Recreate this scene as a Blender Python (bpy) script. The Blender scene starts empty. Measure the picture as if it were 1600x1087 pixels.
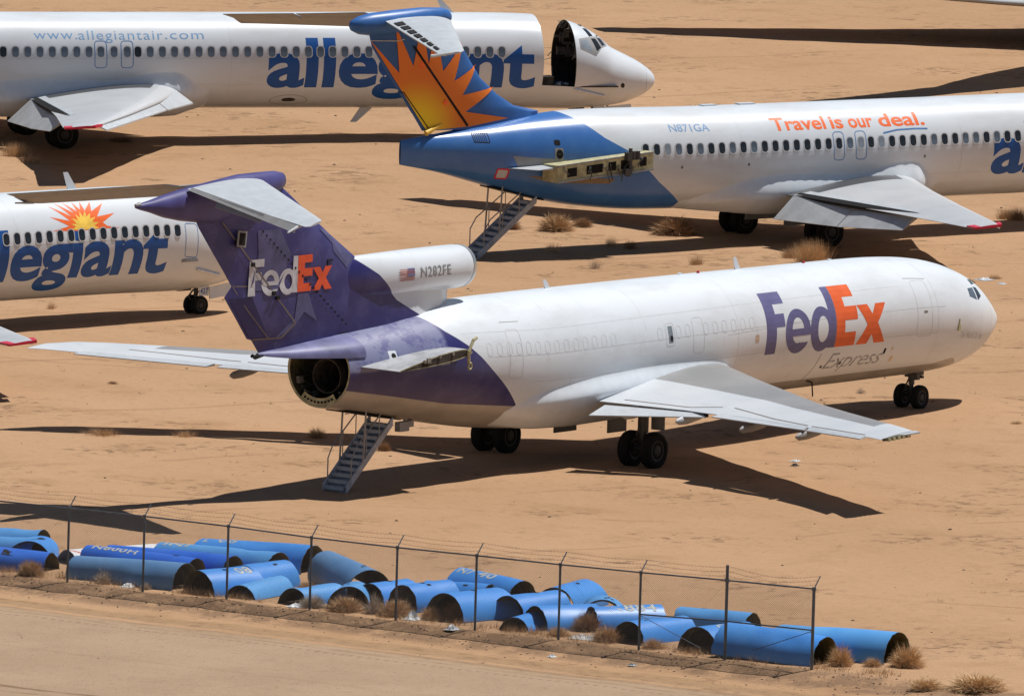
import bpy, bmesh, math, random
import numpy as np
from mathutils import Vector, Matrix, noise
from mathutils.geometry import delaunay_2d_cdt

random.seed(7)
sc = bpy.context.scene
col = sc.collection
R = math.radians

# ------------------------------------------------------------------ camera
CAM = Vector((-441.193, -297.393, 59.105))
AX_R = Vector((0.58563454, -0.81009446, 0.0279132))
AX_U = Vector((0.07132688, 0.08580528, 0.99375547))
AX_F = Vector((0.8074309, 0.57998657, -0.10803205))
cd = bpy.data.cameras.new("camera")
cd.sensor_width = 36.0
cd.lens = 25443.6 / 1600.0 * 36.0
cd.clip_start = 5.0
cd.clip_end = 30000.0
cam = bpy.data.objects.new("camera", cd)
col.objects.link(cam)
m = Matrix((AX_R, AX_U, -AX_F)).transposed().to_4x4()
m.translation = CAM
cam.matrix_world = m
sc.camera = cam

# ------------------------------------------------------------------ sky and sun
SUN_AZ, SUN_EL = -22.0, 63.5          # world azimuth (from +X) and elevation, degrees
w = bpy.data.worlds.new("World")
sc.world = w
w.use_nodes = True
nt = w.node_tree
nt.nodes.clear()
sky = nt.nodes.new("ShaderNodeTexSky")
sky.sky_type = 'NISHITA'
sky.sun_disc = False
sky.sun_elevation = R(SUN_EL)
sky.sun_rotation = R(90.0 - SUN_AZ)
sky.altitude = 800.0
sky.dust_density = 0.6
bg = nt.nodes.new("ShaderNodeBackground")
bg.inputs[1].default_value = 0.05
wo = nt.nodes.new("ShaderNodeOutputWorld")
nt.links.new(sky.outputs[0], bg.inputs[0])
nt.links.new(bg.outputs[0], wo.inputs[0])
sl = bpy.data.lights.new("sun", 'SUN')
sl.energy = 4.9
sl.angle = R(0.53)
sl.color = (1.0, 0.97, 0.93)
sun = bpy.data.objects.new("sun", sl)
col.objects.link(sun)
sd = Vector((math.cos(R(SUN_EL)) * math.cos(R(SUN_AZ)), math.cos(R(SUN_EL)) * math.sin(R(SUN_AZ)), math.sin(R(SUN_EL))))
sun.rotation_euler = sd.to_track_quat('Z', 'Y').to_euler()
sun.location = (0, 0, 80)
sc.view_settings.view_transform = 'Standard'
sc.view_settings.look = 'None'
sc.view_settings.gamma = 1.0
sc.view_settings.exposure = 0.02
sc.view_settings.use_curve_mapping = False

# ------------------------------------------------------------------ small helpers
def link(o):
    col.objects.link(o)
    return o

def tag(o, label=None, cat=None, group=None, kind=None):
    if label: o["label"] = label
    if cat: o["category"] = cat
    if group: o["group"] = group
    if kind: o["kind"] = kind
    return o

def empty(name, loc=(0, 0, 0), rz=0.0):
    o = bpy.data.objects.new(name, None)
    o.empty_display_size = 0.5
    o.location = loc
    o.rotation_euler = (0, 0, rz)
    return link(o)

def obj(name, verts, faces, mat, parent=None, smooth=False, attrs=None):
    me = bpy.data.meshes.new(name)
    me.from_pydata([tuple(v) for v in verts], [], [tuple(f) for f in faces])
    if mat is not None:
        me.materials.append(mat)
    if smooth:
        me.polygons.foreach_set("use_smooth", [True] * len(me.polygons))
    if attrs:
        for k, vals in attrs.items():
            a = me.attributes.new(k, 'FLOAT', 'POINT')
            a.data.foreach_set("value", vals)
    me.update()
    o = bpy.data.objects.new(name, me)
    o.parent = parent
    return link(o)

def autosmooth(o, ang=35):
    me = o.data
    bm = bmesh.new(); bm.from_mesh(me)
    bmesh.ops.recalc_face_normals(bm, faces=bm.faces)
    for f in bm.faces: f.smooth = True
    for e in bm.edges:
        e.smooth = not (len(e.link_faces) == 2 and e.calc_face_angle(0) > R(ang))
    bm.to_mesh(me); bm.free()
    return o

class MB:
    """collects shapes into one mesh"""
    def __init__(s): s.v = []; s.f = []
    def add(s, vs, fs):
        b = len(s.v)
        s.v += [tuple(v) for v in vs]
        s.f += [tuple(i + b for i in f) for f in fs]
    def hexa(s, p):       # 8 corners: bottom 4 then top 4
        s.add(p, [(0, 3, 2, 1), (4, 5, 6, 7), (0, 1, 5, 4), (1, 2, 6, 5), (2, 3, 7, 6), (3, 0, 4, 7)])
    def box(s, c, d, rot=None):
        cx, cy, cz = c; x, y, z = d[0] / 2, d[1] / 2, d[2] / 2
        P = [Vector(q) for q in ((-x, -y, -z), (x, -y, -z), (x, y, -z), (-x, y, -z), (-x, -y, z), (x, -y, z), (x, y, z), (-x, y, z))]
        if rot is not None: P = [rot @ q for q in P]
        s.hexa([q + Vector(c) for q in P])
    def tube(s, a, b, r, n=8, r2=None, cap=True):
        a = Vector(a); b = Vector(b); d = (b - a)
        if d.length < 1e-6: return
        d.normalize()
        u = d.orthogonal().normalized(); v = d.cross(u)
        r2 = r if r2 is None else r2
        vs = []
        for p, rr in ((a, r), (b, r2)):
            for i in range(n):
                t = 2 * math.pi * i / n
                vs.append(p + u * (rr * math.cos(t)) + v * (rr * math.sin(t)))
        fs = [(i, (i + 1) % n, n + (i + 1) % n, n + i) for i in range(n)]
        if cap: fs += [tuple(range(n - 1, -1, -1)), tuple(range(n, 2 * n))]
        s.add(vs, fs)
    def path(s, pts, r, n=6):
        for a, b in zip(pts, pts[1:]): s.tube(a, b, r, n)
    def slab(s, q, t0, t1=None, dz=(0, 0, -1)):
        """four top corners (leading in, leading out, trailing out, trailing in) with thickness"""
        t1 = t0 if t1 is None else t1
        q = [Vector(p) for p in q]; d = Vector(dz)
        s.hexa([q[0] + d * t0, q[1] + d * t0, q[2] + d * t1, q[3] + d * t1] + q)
    def build(s, name, mat, parent=None, smooth=None):
        o = obj(name, s.v, s.f, mat, parent)
        if smooth: autosmooth(o, smooth)
        return o

def pchip_fn(xs, ys):
    xs = np.array(xs, float); ys = np.array(ys, float)
    h = np.diff(xs); d = np.diff(ys) / h
    mm = np.zeros_like(ys); mm[0] = d[0]; mm[-1] = d[-1]
    for i in range(1, len(xs) - 1):
        if d[i - 1] * d[i] > 0:
            w1 = 2 * h[i] + h[i - 1]; w2 = h[i] + 2 * h[i - 1]
            mm[i] = (w1 + w2) / (w1 / d[i - 1] + w2 / d[i])
    def f(x):
        i = min(max(int(np.searchsorted(xs, x)) - 1, 0), len(xs) - 2)
        t = min(max((x - xs[i]) / h[i], 0), 1)
        return float((2*t**3-3*t*t+1)*ys[i] + (t**3-2*t*t+t)*h[i]*mm[i] + (-2*t**3+3*t*t)*ys[i+1] + (t**3-t*t)*h[i]*mm[i+1])
    return f

def lin(pts, x):
    if x <= pts[0][0]: return pts[0][1]
    for (a, b), (c, d) in zip(pts, pts[1:]):
        if x <= c: return b + (d - b) * (x - a) / (c - a)
    return pts[-1][1]

# ------------------------------------------------------------------ materials
class NG:
    def __init__(s, name, rough=0.6, metal=0.0, spec=0.3):
        s.mat = bpy.data.materials.new(name)
        s.mat.use_nodes = True
        s.t = s.mat.node_tree
        s.b = s.t.nodes["Principled BSDF"]
        s.b.inputs["Roughness"].default_value = rough
        s.b.inputs["Metallic"].default_value = metal
        s.b.inputs["Specular IOR Level"].default_value = spec
        s._o = None
    def n(s, typ): return s.t.nodes.new(typ)
    def put(s, a, sock):
        if hasattr(a, "is_linked"): s.t.links.new(a, sock)
        elif isinstance(a, (tuple, list)): sock.default_value = tuple(a) + ((1.0,) if len(a) == 3 and len(sock.default_value) == 4 else ())
        else: sock.default_value = a
    def m(s, op, a, b=0.0, c=None, clamp=False):
        k = s.n("ShaderNodeMath"); k.operation = op; k.use_clamp = clamp
        s.put(a, k.inputs[0]); s.put(b, k.inputs[1])
        if c is not None: s.put(c, k.inputs[2])
        return k.outputs[0]
    def oco(s):
        if s._o is None:
            tc = s.n("ShaderNodeTexCoord"); sp = s.n("ShaderNodeSeparateXYZ")
            s.t.links.new(tc.outputs["Object"], sp.inputs[0])
            s._o = (tc.outputs["Object"], sp.outputs[0], sp.outputs[1], sp.outputs[2])
        return s._o
    def curve(s, x, pts):
        x0, x1 = pts[0][0], pts[-1][0]
        ys = [p[1] for p in pts]; y0, y1 = min(ys), max(ys)
        if y1 - y0 < 1e-6: y1 = y0 + 1
        t = s.m('DIVIDE', s.m('SUBTRACT', x, x0), x1 - x0, clamp=True)
        k = s.n("ShaderNodeFloatCurve"); cm = k.mapping; cv = cm.curves[0]
        P = [((p[0] - x0) / (x1 - x0), (p[1] - y0) / (y1 - y0)) for p in pts]
        cv.points[0].location = P[0]; cv.points[1].location = P[-1]
        for p in P[1:-1]: cv.points.new(*p)
        for p in cv.points: p.handle_type = 'VECTOR'
        cm.update()
        s.put(t, k.inputs["Value"])
        return s.m('ADD', s.m('MULTIPLY', k.outputs[0], y1 - y0), y0)
    def mix(s, f, a, b, mode='MIX'):
        k = s.n("ShaderNodeMix"); k.data_type = 'RGBA'; k.blend_type = mode
        s.put(f, k.inputs[0]); s.put(a, k.inputs[6]); s.put(b, k.inputs[7])
        return k.outputs[2]
    def noise(s, scale, detail=4, rough=0.55, vec=None, stretch=None, dist=0.0):
        k = s.n("ShaderNodeTexNoise")
        k.inputs["Scale"].default_value = scale; k.inputs["Detail"].default_value = detail
        k.inputs["Roughness"].default_value = rough; k.inputs["Distortion"].default_value = dist
        v = vec or s.oco()[0]
        if stretch:
            mp = s.n("ShaderNodeMapping"); mp.inputs["Scale"].default_value = stretch
            s.t.links.new(v, mp.inputs[0]); v = mp.outputs[0]
        s.t.links.new(v, k.inputs["Vector"])
        return k.outputs["Fac"]
    def ramp(s, x, a, b, lo=0.0, hi=1.0):
        k = s.n("ShaderNodeMapRange"); k.clamp = True; k.interpolation_type = 'SMOOTHSTEP'
        s.put(x, k.inputs[0]); s.put(a, k.inputs[1]); s.put(b, k.inputs[2]); s.put(lo, k.inputs[3]); s.put(hi, k.inputs[4])
        return k.outputs[0]
    def bump(s, h, strength=0.3, dist=0.05):
        k = s.n("ShaderNodeBump"); k.inputs["Strength"].default_value = strength; k.inputs["Distance"].default_value = dist
        s.put(h, k.inputs["Height"]); s.t.links.new(k.outputs[0], s.b.inputs["Normal"])
    def out(s, c, rough=None, metal=None):
        s.put(c, s.b.inputs["Base Color"])
        if rough is not None: s.put(rough, s.b.inputs["Roughness"])
        if metal is not None: s.put(metal, s.b.inputs["Metallic"])
        return s.mat

def simple(name, c, rough=0.6, metal=0.0, var=0.12, scale=3.0, spec=0.3):
    g = NG(name, rough, metal, spec)
    f = g.noise(scale, 5)
    d = tuple(x * (1 - var) for x in c); l = tuple(min(1, x * (1 + var)) for x in c)
    return g.out(g.mix(g.ramp(f, .3, .7), d, l))

M = {}
M['tyre'] = simple('tyre_rubber', (.013, .012, .0115), .9)
M['rim'] = simple('wheel_rim', (.06, .056, .052), .6, .3)
M['strut'] = simple('gear_metal', (.09, .085, .08), .5, .5)
M['dark'] = simple('dark_interior', (.012, .011, .010), .9)
M['cavity'] = simple('cavity_brown', (.05, .042, .034), .85, var=.5, scale=4)
M['primer'] = simple('zinc_primer', (.44, .41, .24), .65, var=.25, scale=5)
M['primer_dark'] = simple('old_primer', (.10, .092, .05), .75, var=.5, scale=6)
M['wire'] = simple('cable_bundle', (.22, .20, .17), .7, var=.4, scale=8)
M['liner'] = simple('cabin_liner', (.52, .42, .33), .8, var=.15, scale=.7)
M['white'] = simple('white_paint', (.675, .72, .76), .28, var=.04, spec=.5)
M['lgrey'] = simple('light_grey_paint', (.47, .50, .525), .4, var=.06)
M['mgrey'] = simple('grey_paint', (.27, .27, .27), .5, var=.08)
M['dgrey'] = simple('dark_grey_sealant', (.06, .06, .062), .6, var=.15)
M['stair'] = simple('airstair_grey', (.40, .42, .45), .6, var=.2, scale=4)
M['rail'] = simple('handrail_metal', (.30, .29, .28), .45, .4)
M['red'] = simple('red_paint', (.55, .02, .05), .45)
M['line'] = simple('panel_line', (.20, .17, .15), .8)
M['lineblack'] = simple('black_gap', (.012, .011, .012), .8)
M['faint'] = simple('faint_seam', (.57, .58, .59), .6)
M['navy'] = simple('navy_lettering', (.013, .09, .34), .4, var=.06)
M['webblue'] = simple('pale_blue_lettering', (.19, .36, .60), .4, var=.05)
M['lineblue'] = simple('blue_outline', (.09, .22, .47), .4)
M['orange'] = simple('orange_lettering', (.86, .15, .03), .4, var=.06)
M['gold'] = simple('gold_paint', (.88, .58, .09), .4)
M['regblue'] = simple('registration_blue', (.16, .30, .52), .45)
M['reggrey'] = simple('registration_grey', (.27, .27, .27), .5)
M['expgrey'] = simple('worn_grey_script', (.30, .31, .33), .6, var=.4, scale=7)
M['purplepaint'] = simple('purple_lettering', (.125, .12, .255), .45, var=.10, scale=1.5)
M['orangefade'] = simple('orange_red_lettering', (.74, .125, .03), .45, var=.10, scale=1.5)
M['whitefade'] = simple('white_fin_lettering', (.55, .56, .60), .5, var=.12, scale=3)
M['orangefin'] = simple('orange_fin_lettering', (.74, .10, .035), .45, var=.08)
M['purplepatch'] = simple('faded_purple_patch', (.095, .095, .21), .5, var=.2, scale=2)
M['purpledark'] = simple('dark_purple_patch', (.030, .026, .10), .5, var=.1)
M['flagblue'] = simple('flag_blue', (.10, .19, .40), .5)
M['flagred'] = simple('flag_red', (.45, .14, .10), .5)
M['metal'] = simple('bare_aluminium', (.55, .55, .54), .35, .85, var=.1)

def glass(name, c, rough=.12):
    g = NG(name, rough, 0.0, .6)
    f = g.noise(1.3, 2)
    return g.out(g.mix(g.ramp(f, .35, .65), tuple(x * .6 for x in c), c))
M['glass'] = glass('window_pane', (.13, .165, .21))
M['glassdark'] = glass('dark_window_pane', (.022, .024, .028))
M['shade'] = simple('window_shade', (.22, .26, .31), .4)
# ------------------------------------------------------------------ terrain height
CTRL = [(-23.9, -2.85, -.01), (-23.9, 2.87, -.08), (-4.8, 0, .14), (-12, 14, .0), (-35, 10, -.05), (-36.4, 0, -.13),
        (43.0, 22.1, -.10 + -.13), (41.5, 28.0, -.26), (26.3, 40.8, -.42), (10, 38, -.1), (0.0, 32.8, .12),
        (45.9, 76.9, -.23), (64.7, 62.5, -.12), (80, 60, -.1), (109.7, 74.7, .1), (113.6, 71.4, .1), (97.7, 56.1, .1), (75, 95, 0),
        (-61, -9, 0), (-61, -36, 0), (-50, -25, 0), (-45, -5, -.03), (-70, -20, 0), (-80, -30, 0), (-20, -22, 0), (-30, 30, 0), (15, 0, .05), (30, 5, 0), (60, 20, 0)]
_cx = np.array([(a, b) for a, b, c in CTRL]); _cz = np.array([c for a, b, c in CTRL])
def tz0(x, y):
    d2 = (_cx[:, 0] - x) ** 2 + (_cx[:, 1] - y) ** 2 + 4.0
    wgt = 1.0 / d2 ** 2
    far = 1.0 / (45.0 ** 2) ** 2
    return float((wgt * _cz).sum() / (wgt.sum() + far))
def berm(x, y):
    e = noise.noise(Vector((x * .35, y * .35, 3.1)))
    if not -190 < y < 170: return 0.0
    t = min(max((-61.55 - x) / 1.9, 0.0), 1.0); t = t * t * (3 - 2 * t)
    drop = -.27 * t * (1.0 if x > -90 else 0.0)
    lump = .07 * math.exp(-((x + 62.0) / .8) ** 2) * (noise.noise(Vector((x * 1.3, y * .8, 8.1))) + .35 * noise.noise(Vector((x * 3.1, y * 2.6, 2.2))))
    edge = min(1.0, (170 - y) / 15.0, (y + 190) / 15.0)
    near = max(0.0, min(1.0, (y + 40.5 + .8 * e) / 3.0))      # the bank runs out past the last post
    return (drop * (.35 + .65 * near) + lump) * edge
def tz(x, y):
    z = tz0(x, y)
    z += .035 * noise.noise(Vector((x * .28, y * .28, .5))) + .025 * noise.noise(Vector((x * .9, y * .9, 1.5)))
    return z + berm(x, y)

FG = Vector((AX_F.x, AX_F.y, 0)).normalized()
RG = Vector((FG.y, -FG.x, 0))
ORI = Vector((-22.0, 0.0, 0))

def axis(lo, hi, step, far):
    a = list(np.arange(lo, hi + step * .5, step))
    d = step; x = hi
    out = []
    while x < far:
        d *= 1.35; x += d; out.append(x)
    d = step; x = lo; pre = []
    while x > -far:
        d *= 1.35; x -= d; pre.append(x)
    return pre[::-1] + a + out

def ground_material():
    g = NG('desert_sand', .95, 0, .1)
    P = g.oco()[0]
    big = g.noise(.045, 5, .6)
    mid = g.noise(.33, 6, .62, stretch=(1, 1, 1))
    fine = g.noise(3.2, 6, .7)
    grit = g.noise(17.0, 4, .75)
    c = g.mix(g.ramp(big, .35, .65), (.392, .237, .131), (.438, .270, .155))
    c = g.mix(g.m('MULTIPLY', g.ramp(mid, .50, .72), .45), c, (.305, .178, .09))
    c = g.mix(g.m('MULTIPLY', g.ramp(fine, .54, .72), .5), c, (.235, .14, .073))
    # scuffed, darker disturbed patches
    sc1 = g.m('MULTIPLY', g.ramp(g.noise(.16, 5, .65), .50, .62), g.ramp(g.noise(1.5, 6, .75), .50, .60))
    c = g.mix(g.m('MULTIPLY', sc1, .72), c, (.165, .097, .053))
    c = g.mix(g.m('MULTIPLY', g.ramp(grit, .64, .72), .35), c, (.14, .09, .06))
    # faint wheel tracks sweeping along the parked rows
    x = g.oco()[1]; y = g.oco()[2]
    for (kx, ky, off, per, wob) in ((.35, .94, 1.3, 6.1, 1.6), (.92, .38, .4, 8.3, 2.2)):
        u = g.m('ADD', g.m('ADD', g.m('MULTIPLY', x, kx), g.m('MULTIPLY', y, ky)), g.m('MULTIPLY', g.noise(.05, 2), wob * 3))
        t = g.m('PINGPONG', g.m('ADD', u, off), per)
        line = g.m('MULTIPLY', g.ramp(t, .22, .05), g.ramp(g.noise(.11, 3), .48, .58))
        c = g.mix(g.m('MULTIPLY', line, .42), c, (.25, .142, .08))
    # darker soil under the fence line
    bm_ = g.m('MULTIPLY', g.ramp(g.m('ABSOLUTE', g.m('ADD', x, 62.4)), 1.3, .5), g.ramp(g.noise(1.1, 6, .7), .36, .56))
    c = g.mix(g.m('MULTIPLY', bm_, .6), c, (.15, .095, .06))
    h = g.m('ADD', g.m('MULTIPLY', fine, .6), g.m('MULTIPLY', grit, .25))
    h = g.m('ADD', h, g.m('MULTIPLY', g.noise(.9, 4), 1.2))
    g.bump(h, .7, .09)
    return g.out(c)

def build_ground():
    us = axis(-21, 21, .36, 7000)
    vs = axis(-72, -28, .2, 7000); vs = [v for v in vs if v <= -28] + list(np.arange(-27.6, 30, .42)) + [v for v in axis(30, 150, .6, 7000) if v >= 30]
    nu, nv = len(us), len(vs)
    V = []
    for v in vs:
        for u in us:
            p = ORI + RG * u + FG * v
            dist = max(abs(u) - 21, 0) + max(-72 - v, 0) + max(v - 150, 0)
            z = tz(p.x, p.y) * math.exp(-dist / 60.0)
            V.append((p.x, p.y, z))
    F_ = [(j * nu + i, j * nu + i + 1, (j + 1) * nu + i + 1, (j + 1) * nu + i) for j in range(nv - 1) for i in range(nu - 1)]
    F_ = [f for f in F_]
    o = obj('ground', V, F_, ground_material(), smooth=True)
    tag(o, kind='structure')
    return o
build_ground()

def road_material():
    g = NG('packed_gravel', .95, 0, .1)
    x = g.oco()[1]; y = g.oco()[2]
    a = g.noise(.22, 5, .6); b = g.noise(2.2, 6, .7); d = g.noise(11, 4, .75)
    c = g.mix(g.ramp(a, .35, .65), (.345, .242, .156), (.385, .272, .178))
    c = g.mix(g.m('MULTIPLY', g.ramp(b, .5, .72), .4), c, (.235, .17, .11))
    c = g.mix(g.m('MULTIPLY', g.ramp(d, .56, .68), .7), c, (.16, .115, .08))
    wob = g.m('MULTIPLY', g.noise(.16, 3), .9)
    xe = g.m('ADD', x, wob)
    # tyre ruts parallel to the fence
    for xr, wd, st in ((-65.5, .22, .5), (-66.3, .16, .35), (-79.6, .2, .75), (-80.4, .15, .5), (-72.5, .3, .12)):
        t = g.ramp(g.m('ABSOLUTE', g.m('SUBTRACT', xe, xr)), wd, wd * .3)
        t = g.m('MULTIPLY', t, g.ramp(g.noise(.9, 4), .3, .55))
        c = g.mix(g.m('MULTIPLY', t, st), c, (.17, .10, .06))
    # tread prints
    tr = g.ramp(g.m('ABSOLUTE', g.m('SUBTRACT', xe, -66.9)), .12, .05)
    dash = g.ramp(g.m('PINGPONG', y, .16), .07, .10)
    c = g.mix(g.m('MULTIPLY', g.m('MULTIPLY', tr, dash), .5), c, (.17, .10, .06))
    # sandy verge towards the fence
    e = g.ramp(xe, -66.5, -64.2)
    c = g.mix(e, c, g.mix(g.ramp(b, .45, .7), (.345, .217, .118), (.25, .15, .083)))
    g.bump(g.m('ADD', g.m('MULTIPLY', b, .6), g.m('MULTIPLY', d, .6)), .8, .06)
    return g.out(c)

def build_road():
    V = []; F_ = []
    ys = list(np.arange(-170, -50, 2.0)) + list(np.arange(-50, 40, .5)) + list(np.arange(40, 150, 2.0)); xs = np.concatenate([np.linspace(-88, -68.2, 30), np.linspace(-67.8, -64.2, 19)])
    for j, y in enumerate(ys):
        for i, x in enumerate(xs):
            t = i / (len(xs) - 1)
            xx = x + (.45 * noise.noise(Vector((y * .4, 7.7, 0))) if i == len(xs) - 1 else 0)
            zz = tz(xx, y) + (.008 if 0 < i < len(xs) - 1 else -.01)
            zz -= .035 * math.exp(-((xx + 65.6) / .25) ** 2) + .02 * math.exp(-((xx + 66.3) / .2) ** 2)
            V.append((xx, y, zz + (.012 if -48 < y < 12 else .06)))
    n = len(xs)
    F_ = [(j * n + i, j * n + i + 1, (j + 1) * n + i + 1, (j + 1) * n + i) for j in range(len(ys) - 1) for i in range(n - 1)]
    tag(obj('dirt_road', V, F_, road_material(), smooth=True), kind='structure')
build_road()
# ------------------------------------------------------------------ aircraft geometry
# aircraft frame: s metres aft of the nose, y metres to the right, z up  ->  local (-s, -y, z)
def L(s, y, z): return Vector((-s, -y, z))

class Body:
    def __init__(b, S):
        xs = [a[0] for a in S]
        b.t, b.b, b.w = (pchip_fn(xs, [a[j] for a in S]) for j in (1, 2, 3))
        b.s1 = xs[-1]; b._tab = {}
    def sec(b, s):
        t, bt, w = b.t(s), b.b(s), b.w(s)
        return t, bt, w, bt + .53 * (t - bt)
    def pt(b, s, th, off=0.0):
        t, bt, w, zc = b.sec(s)
        cz = (t - zc) if math.cos(th) > 0 else (zc - bt)
        n = Vector((0, math.sin(th) * cz, math.cos(th) * w))
        n.normalize()
        return L(s, w * math.sin(th) + n.y * off, zc + cz * math.cos(th) + n.z * off)
    def theta(b, s, v):
        """angle of the point v metres of girth above the widest line, right side"""
        k = round(s, 2)
        if k not in b._tab:
            A = np.linspace(0.0, math.pi, 181)
            P = np.array([tuple(b.pt(k, a)) for a in A])
            d = np.concatenate([[0], np.cumsum(np.linalg.norm(np.diff(P, axis=0), axis=1))])
            b._tab[k] = (A, d, float(np.interp(math.pi / 2, A, d)))
        A, d, mid = b._tab[k]
        return float(np.interp(mid - v, d, A))
    def sv(b, s, v, off=.006): return b.pt(s, b.theta(s, v), off)

S727 = [(.16,2.74,2.70,.02),(.2,2.87,2.60,.13),(.36,3.05,2.45,.29),(.65,3.27,2.27,.47),(1.0,3.52,2.06,.66),(1.5,3.84,1.82,.92),(2.0,4.14,1.64,1.15),(2.5,4.38,1.52,1.34),(3.1,4.60,1.42,1.52),(4.0,4.86,1.34,1.70),(5.0,5.05,1.31,1.82),(6.2,5.18,1.30,1.88),(8,5.27,1.30,1.88),(12,5.33,1.31,1.88),(20,5.43,1.25,1.88),(27,5.49,1.20,1.88),(29.3,5.5,1.36,1.88),(31.3,5.44,1.62,1.83),(33.4,5.25,1.95,1.68),(35.4,5.02,2.28,1.45),(37.4,4.80,2.58,1.2)]
SMD = [(0,2.03,2.0,.02),(.05,2.2,1.86,.17),(.21,2.4,1.68,.34),(.54,2.65,1.46,.57),(.9,2.86,1.31,.76),(1.32,3.06,1.17,.95),(1.93,3.36,1.06,1.17),(2.3,3.68,1.02,1.30),(2.84,4.02,.98,1.43),(3.58,4.32,.95,1.55),(4.4,4.5,.96,1.62),(5.5,4.6,.98,1.66),(7,4.63,1.0,1.67),(29,4.68,1.03,1.67),(31.2,4.72,1.07,1.63),(33.75,4.74,1.29,1.48),(36,4.6,1.68,1.22),(38.3,4.3,2.28,.82),(40,4.07,2.72,.42),(41.55,3.89,3.02,.05)]
B727 = Body(S727)
BMD = Body(SMD)

def body_mesh(name, B, s0, s1, mat, parent, cut=None, extra=(), nth=128, off=0.0, close=(False, False), thx=()):
    ss = set()
    s = s0
    while s < s1:
        ss.add(round(s, 3)); s += .04 if s < .3 else (.15 if s < 4 else .4)
    ss |= {s1} | {e for e in extra if s0 <= e <= s1}
    ss = sorted(ss)
    ths = sorted(set([2 * math.pi * i / nth for i in range(nth)]) | set(thx))
    n = len(ths)
    V = [B.pt(a, t, off) for a in ss for t in ths]
    F_ = []
    for j in range(len(ss) - 1):
        for i in range(n):
            i2 = (i + 1) % n
            if cut:
                tm = (ths[i] + (ths[i2] if i2 else 2 * math.pi)) / 2
                if cut((ss[j] + ss[j + 1]) / 2, tm): continue
            F_.append((j * n + i, (j + 1) * n + i, (j + 1) * n + i2, j * n + i2))
    if close[0]: F_.append(tuple(range(n)))
    if close[1]: F_.append(tuple((len(ss) - 1) * n + i for i in reversed(range(n))))
    return obj(name, V, F_, mat, parent, smooth=True)

def foil(x):
    return 10 * (.2969 * math.sqrt(max(x, 0)) - .126 * x - .3516 * x * x + .2843 * x ** 3 - .1015 * x ** 4)

CH = [0, .006, .02, .05, .10, .16, .24, .34, .45, .56, .66, .76, .86, .94, 1.0]
def wing_mesh(name, secs, mat, parent, side=1, vertical=False):
    """secs: (span, sLE, zLE, sTE, zTE, half thickness); for a fin: (z, sLE, sTE, half thickness)"""
    V = []; F_ = []; cf = []; sp = []
    n = len(CH)
    for q in secs:
        if vertical:
            z, sl, st, ht = q
            top = [L(sl + (st - sl) * c, ht * foil(c) + .004, z) for c in CH]
            bot = [L(sl + (st - sl) * c, -ht * foil(c) - .004, z) for c in CH]
        else:
            y, sl, zl, st, zt, ht = q
            top = [L(sl + (st - sl) * c, side * y, zl + (zt - zl) * c + ht * foil(c) * 1.15 + .006) for c in CH]
            bot = [L(sl + (st - sl) * c, side * y, zl + (zt - zl) * c - ht * foil(c) * .75 - .006) for c in CH]
        V += top + bot[::-1]
        cf += CH + CH[::-1]; sp += [q[0]] * (2 * n)
    k = 2 * n
    for j in range(len(secs) - 1):
        for i in range(k):
            i2 = (i + 1) % k
            F_.append((j * k + i, j * k + i2, (j + 1) * k + i2, (j + 1) * k + i))
    F_.append(tuple(range(k))); F_.append(tuple((len(secs) - 1) * k + i for i in reversed(range(k))))
    o = obj(name, V, F_, mat, parent, attrs={'chord': cf, 'span': sp})
    return autosmooth(o, 40)

def loft(name, secs, mat, parent, n=28, smooth=True, power=1.0, fine=None):
    """secs: (s, yc, zc, ry, rz)"""
    V = []; F_ = []
    if fine:
        fs = [pchip_fn([q[0] for q in secs], [q[j] for q in secs]) for j in range(1, 5)]
        k = int((secs[-1][0] - secs[0][0]) / fine) + 1
        secs = [(secs[0][0] + (secs[-1][0] - secs[0][0]) * i / k,) + tuple(f(secs[0][0] + (secs[-1][0] - secs[0][0]) * i / k) for f in fs) for i in range(k + 1)]
    sg = lambda v: math.copysign(abs(v) ** power, v)
    for (s, yc, zc, ry, rz) in secs:
        for i in range(n):
            a = 2 * math.pi * i / n
            V.append(L(s, yc + ry * sg(math.sin(a)), zc + rz * sg(math.cos(a))))
    for j in range(len(secs) - 1):
        for i in range(n):
            F_.append((j * n + i, (j + 1) * n + i, (j + 1) * n + (i + 1) % n, j * n + (i + 1) % n))
    F_.append(tuple(range(n))); F_.append(tuple((len(secs) - 1) * n + i for i in reversed(range(n))))
    o = obj(name, V, F_, mat, parent)
    return autosmooth(o, 50) if smooth else o

def root_fairing(B, parent, side, ztop, amp, mat, rise=.3, low=168, shift=0.0):
    """skin that swells out of the fuselage side over the wing root"""
    s0, s1 = amp[0][0], amp[-1][0]
    zf = pchip_fn([p[0] for p in ztop], [p[1] for p in ztop]); af = pchip_fn([p[0] for p in amp], [p[1] for p in amp])
    V = []; F_ = []; ns = int((s1 - s0) / .12); nt = 40
    for j in range(ns + 1):
        s = s0 + (s1 - s0) * j / ns
        t, bt, w_, zc = B.sec(s - shift)
        z = zf(min(max(s, ztop[0][0]), ztop[-1][0]))
        ta = math.acos(max(-1, min(1, (z - zc) / ((t - zc) if z > zc else (zc - bt)))))
        for i in range(nt + 1):
            u = i / nt; th = ta + (R(low) - ta) * u
            k = min(u / rise, 1.0); k = k * k * (3 - 2 * k)
            q = min((1 - u) / .3, 1.0); q = q * q * (3 - 2 * q)
            V.append(B.pt(s - shift, side * th, -.012 + (af(s) + .012) * k * (.15 + .85 * q)))
    k = nt + 1
    F_ = [(j * k + i, j * k + i + 1, (j + 1) * k + i + 1, (j + 1) * k + i) for j in range(ns) for i in range(nt)]
    return obj('wing_root_fairing', V, F_, mat, parent, smooth=True)

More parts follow.
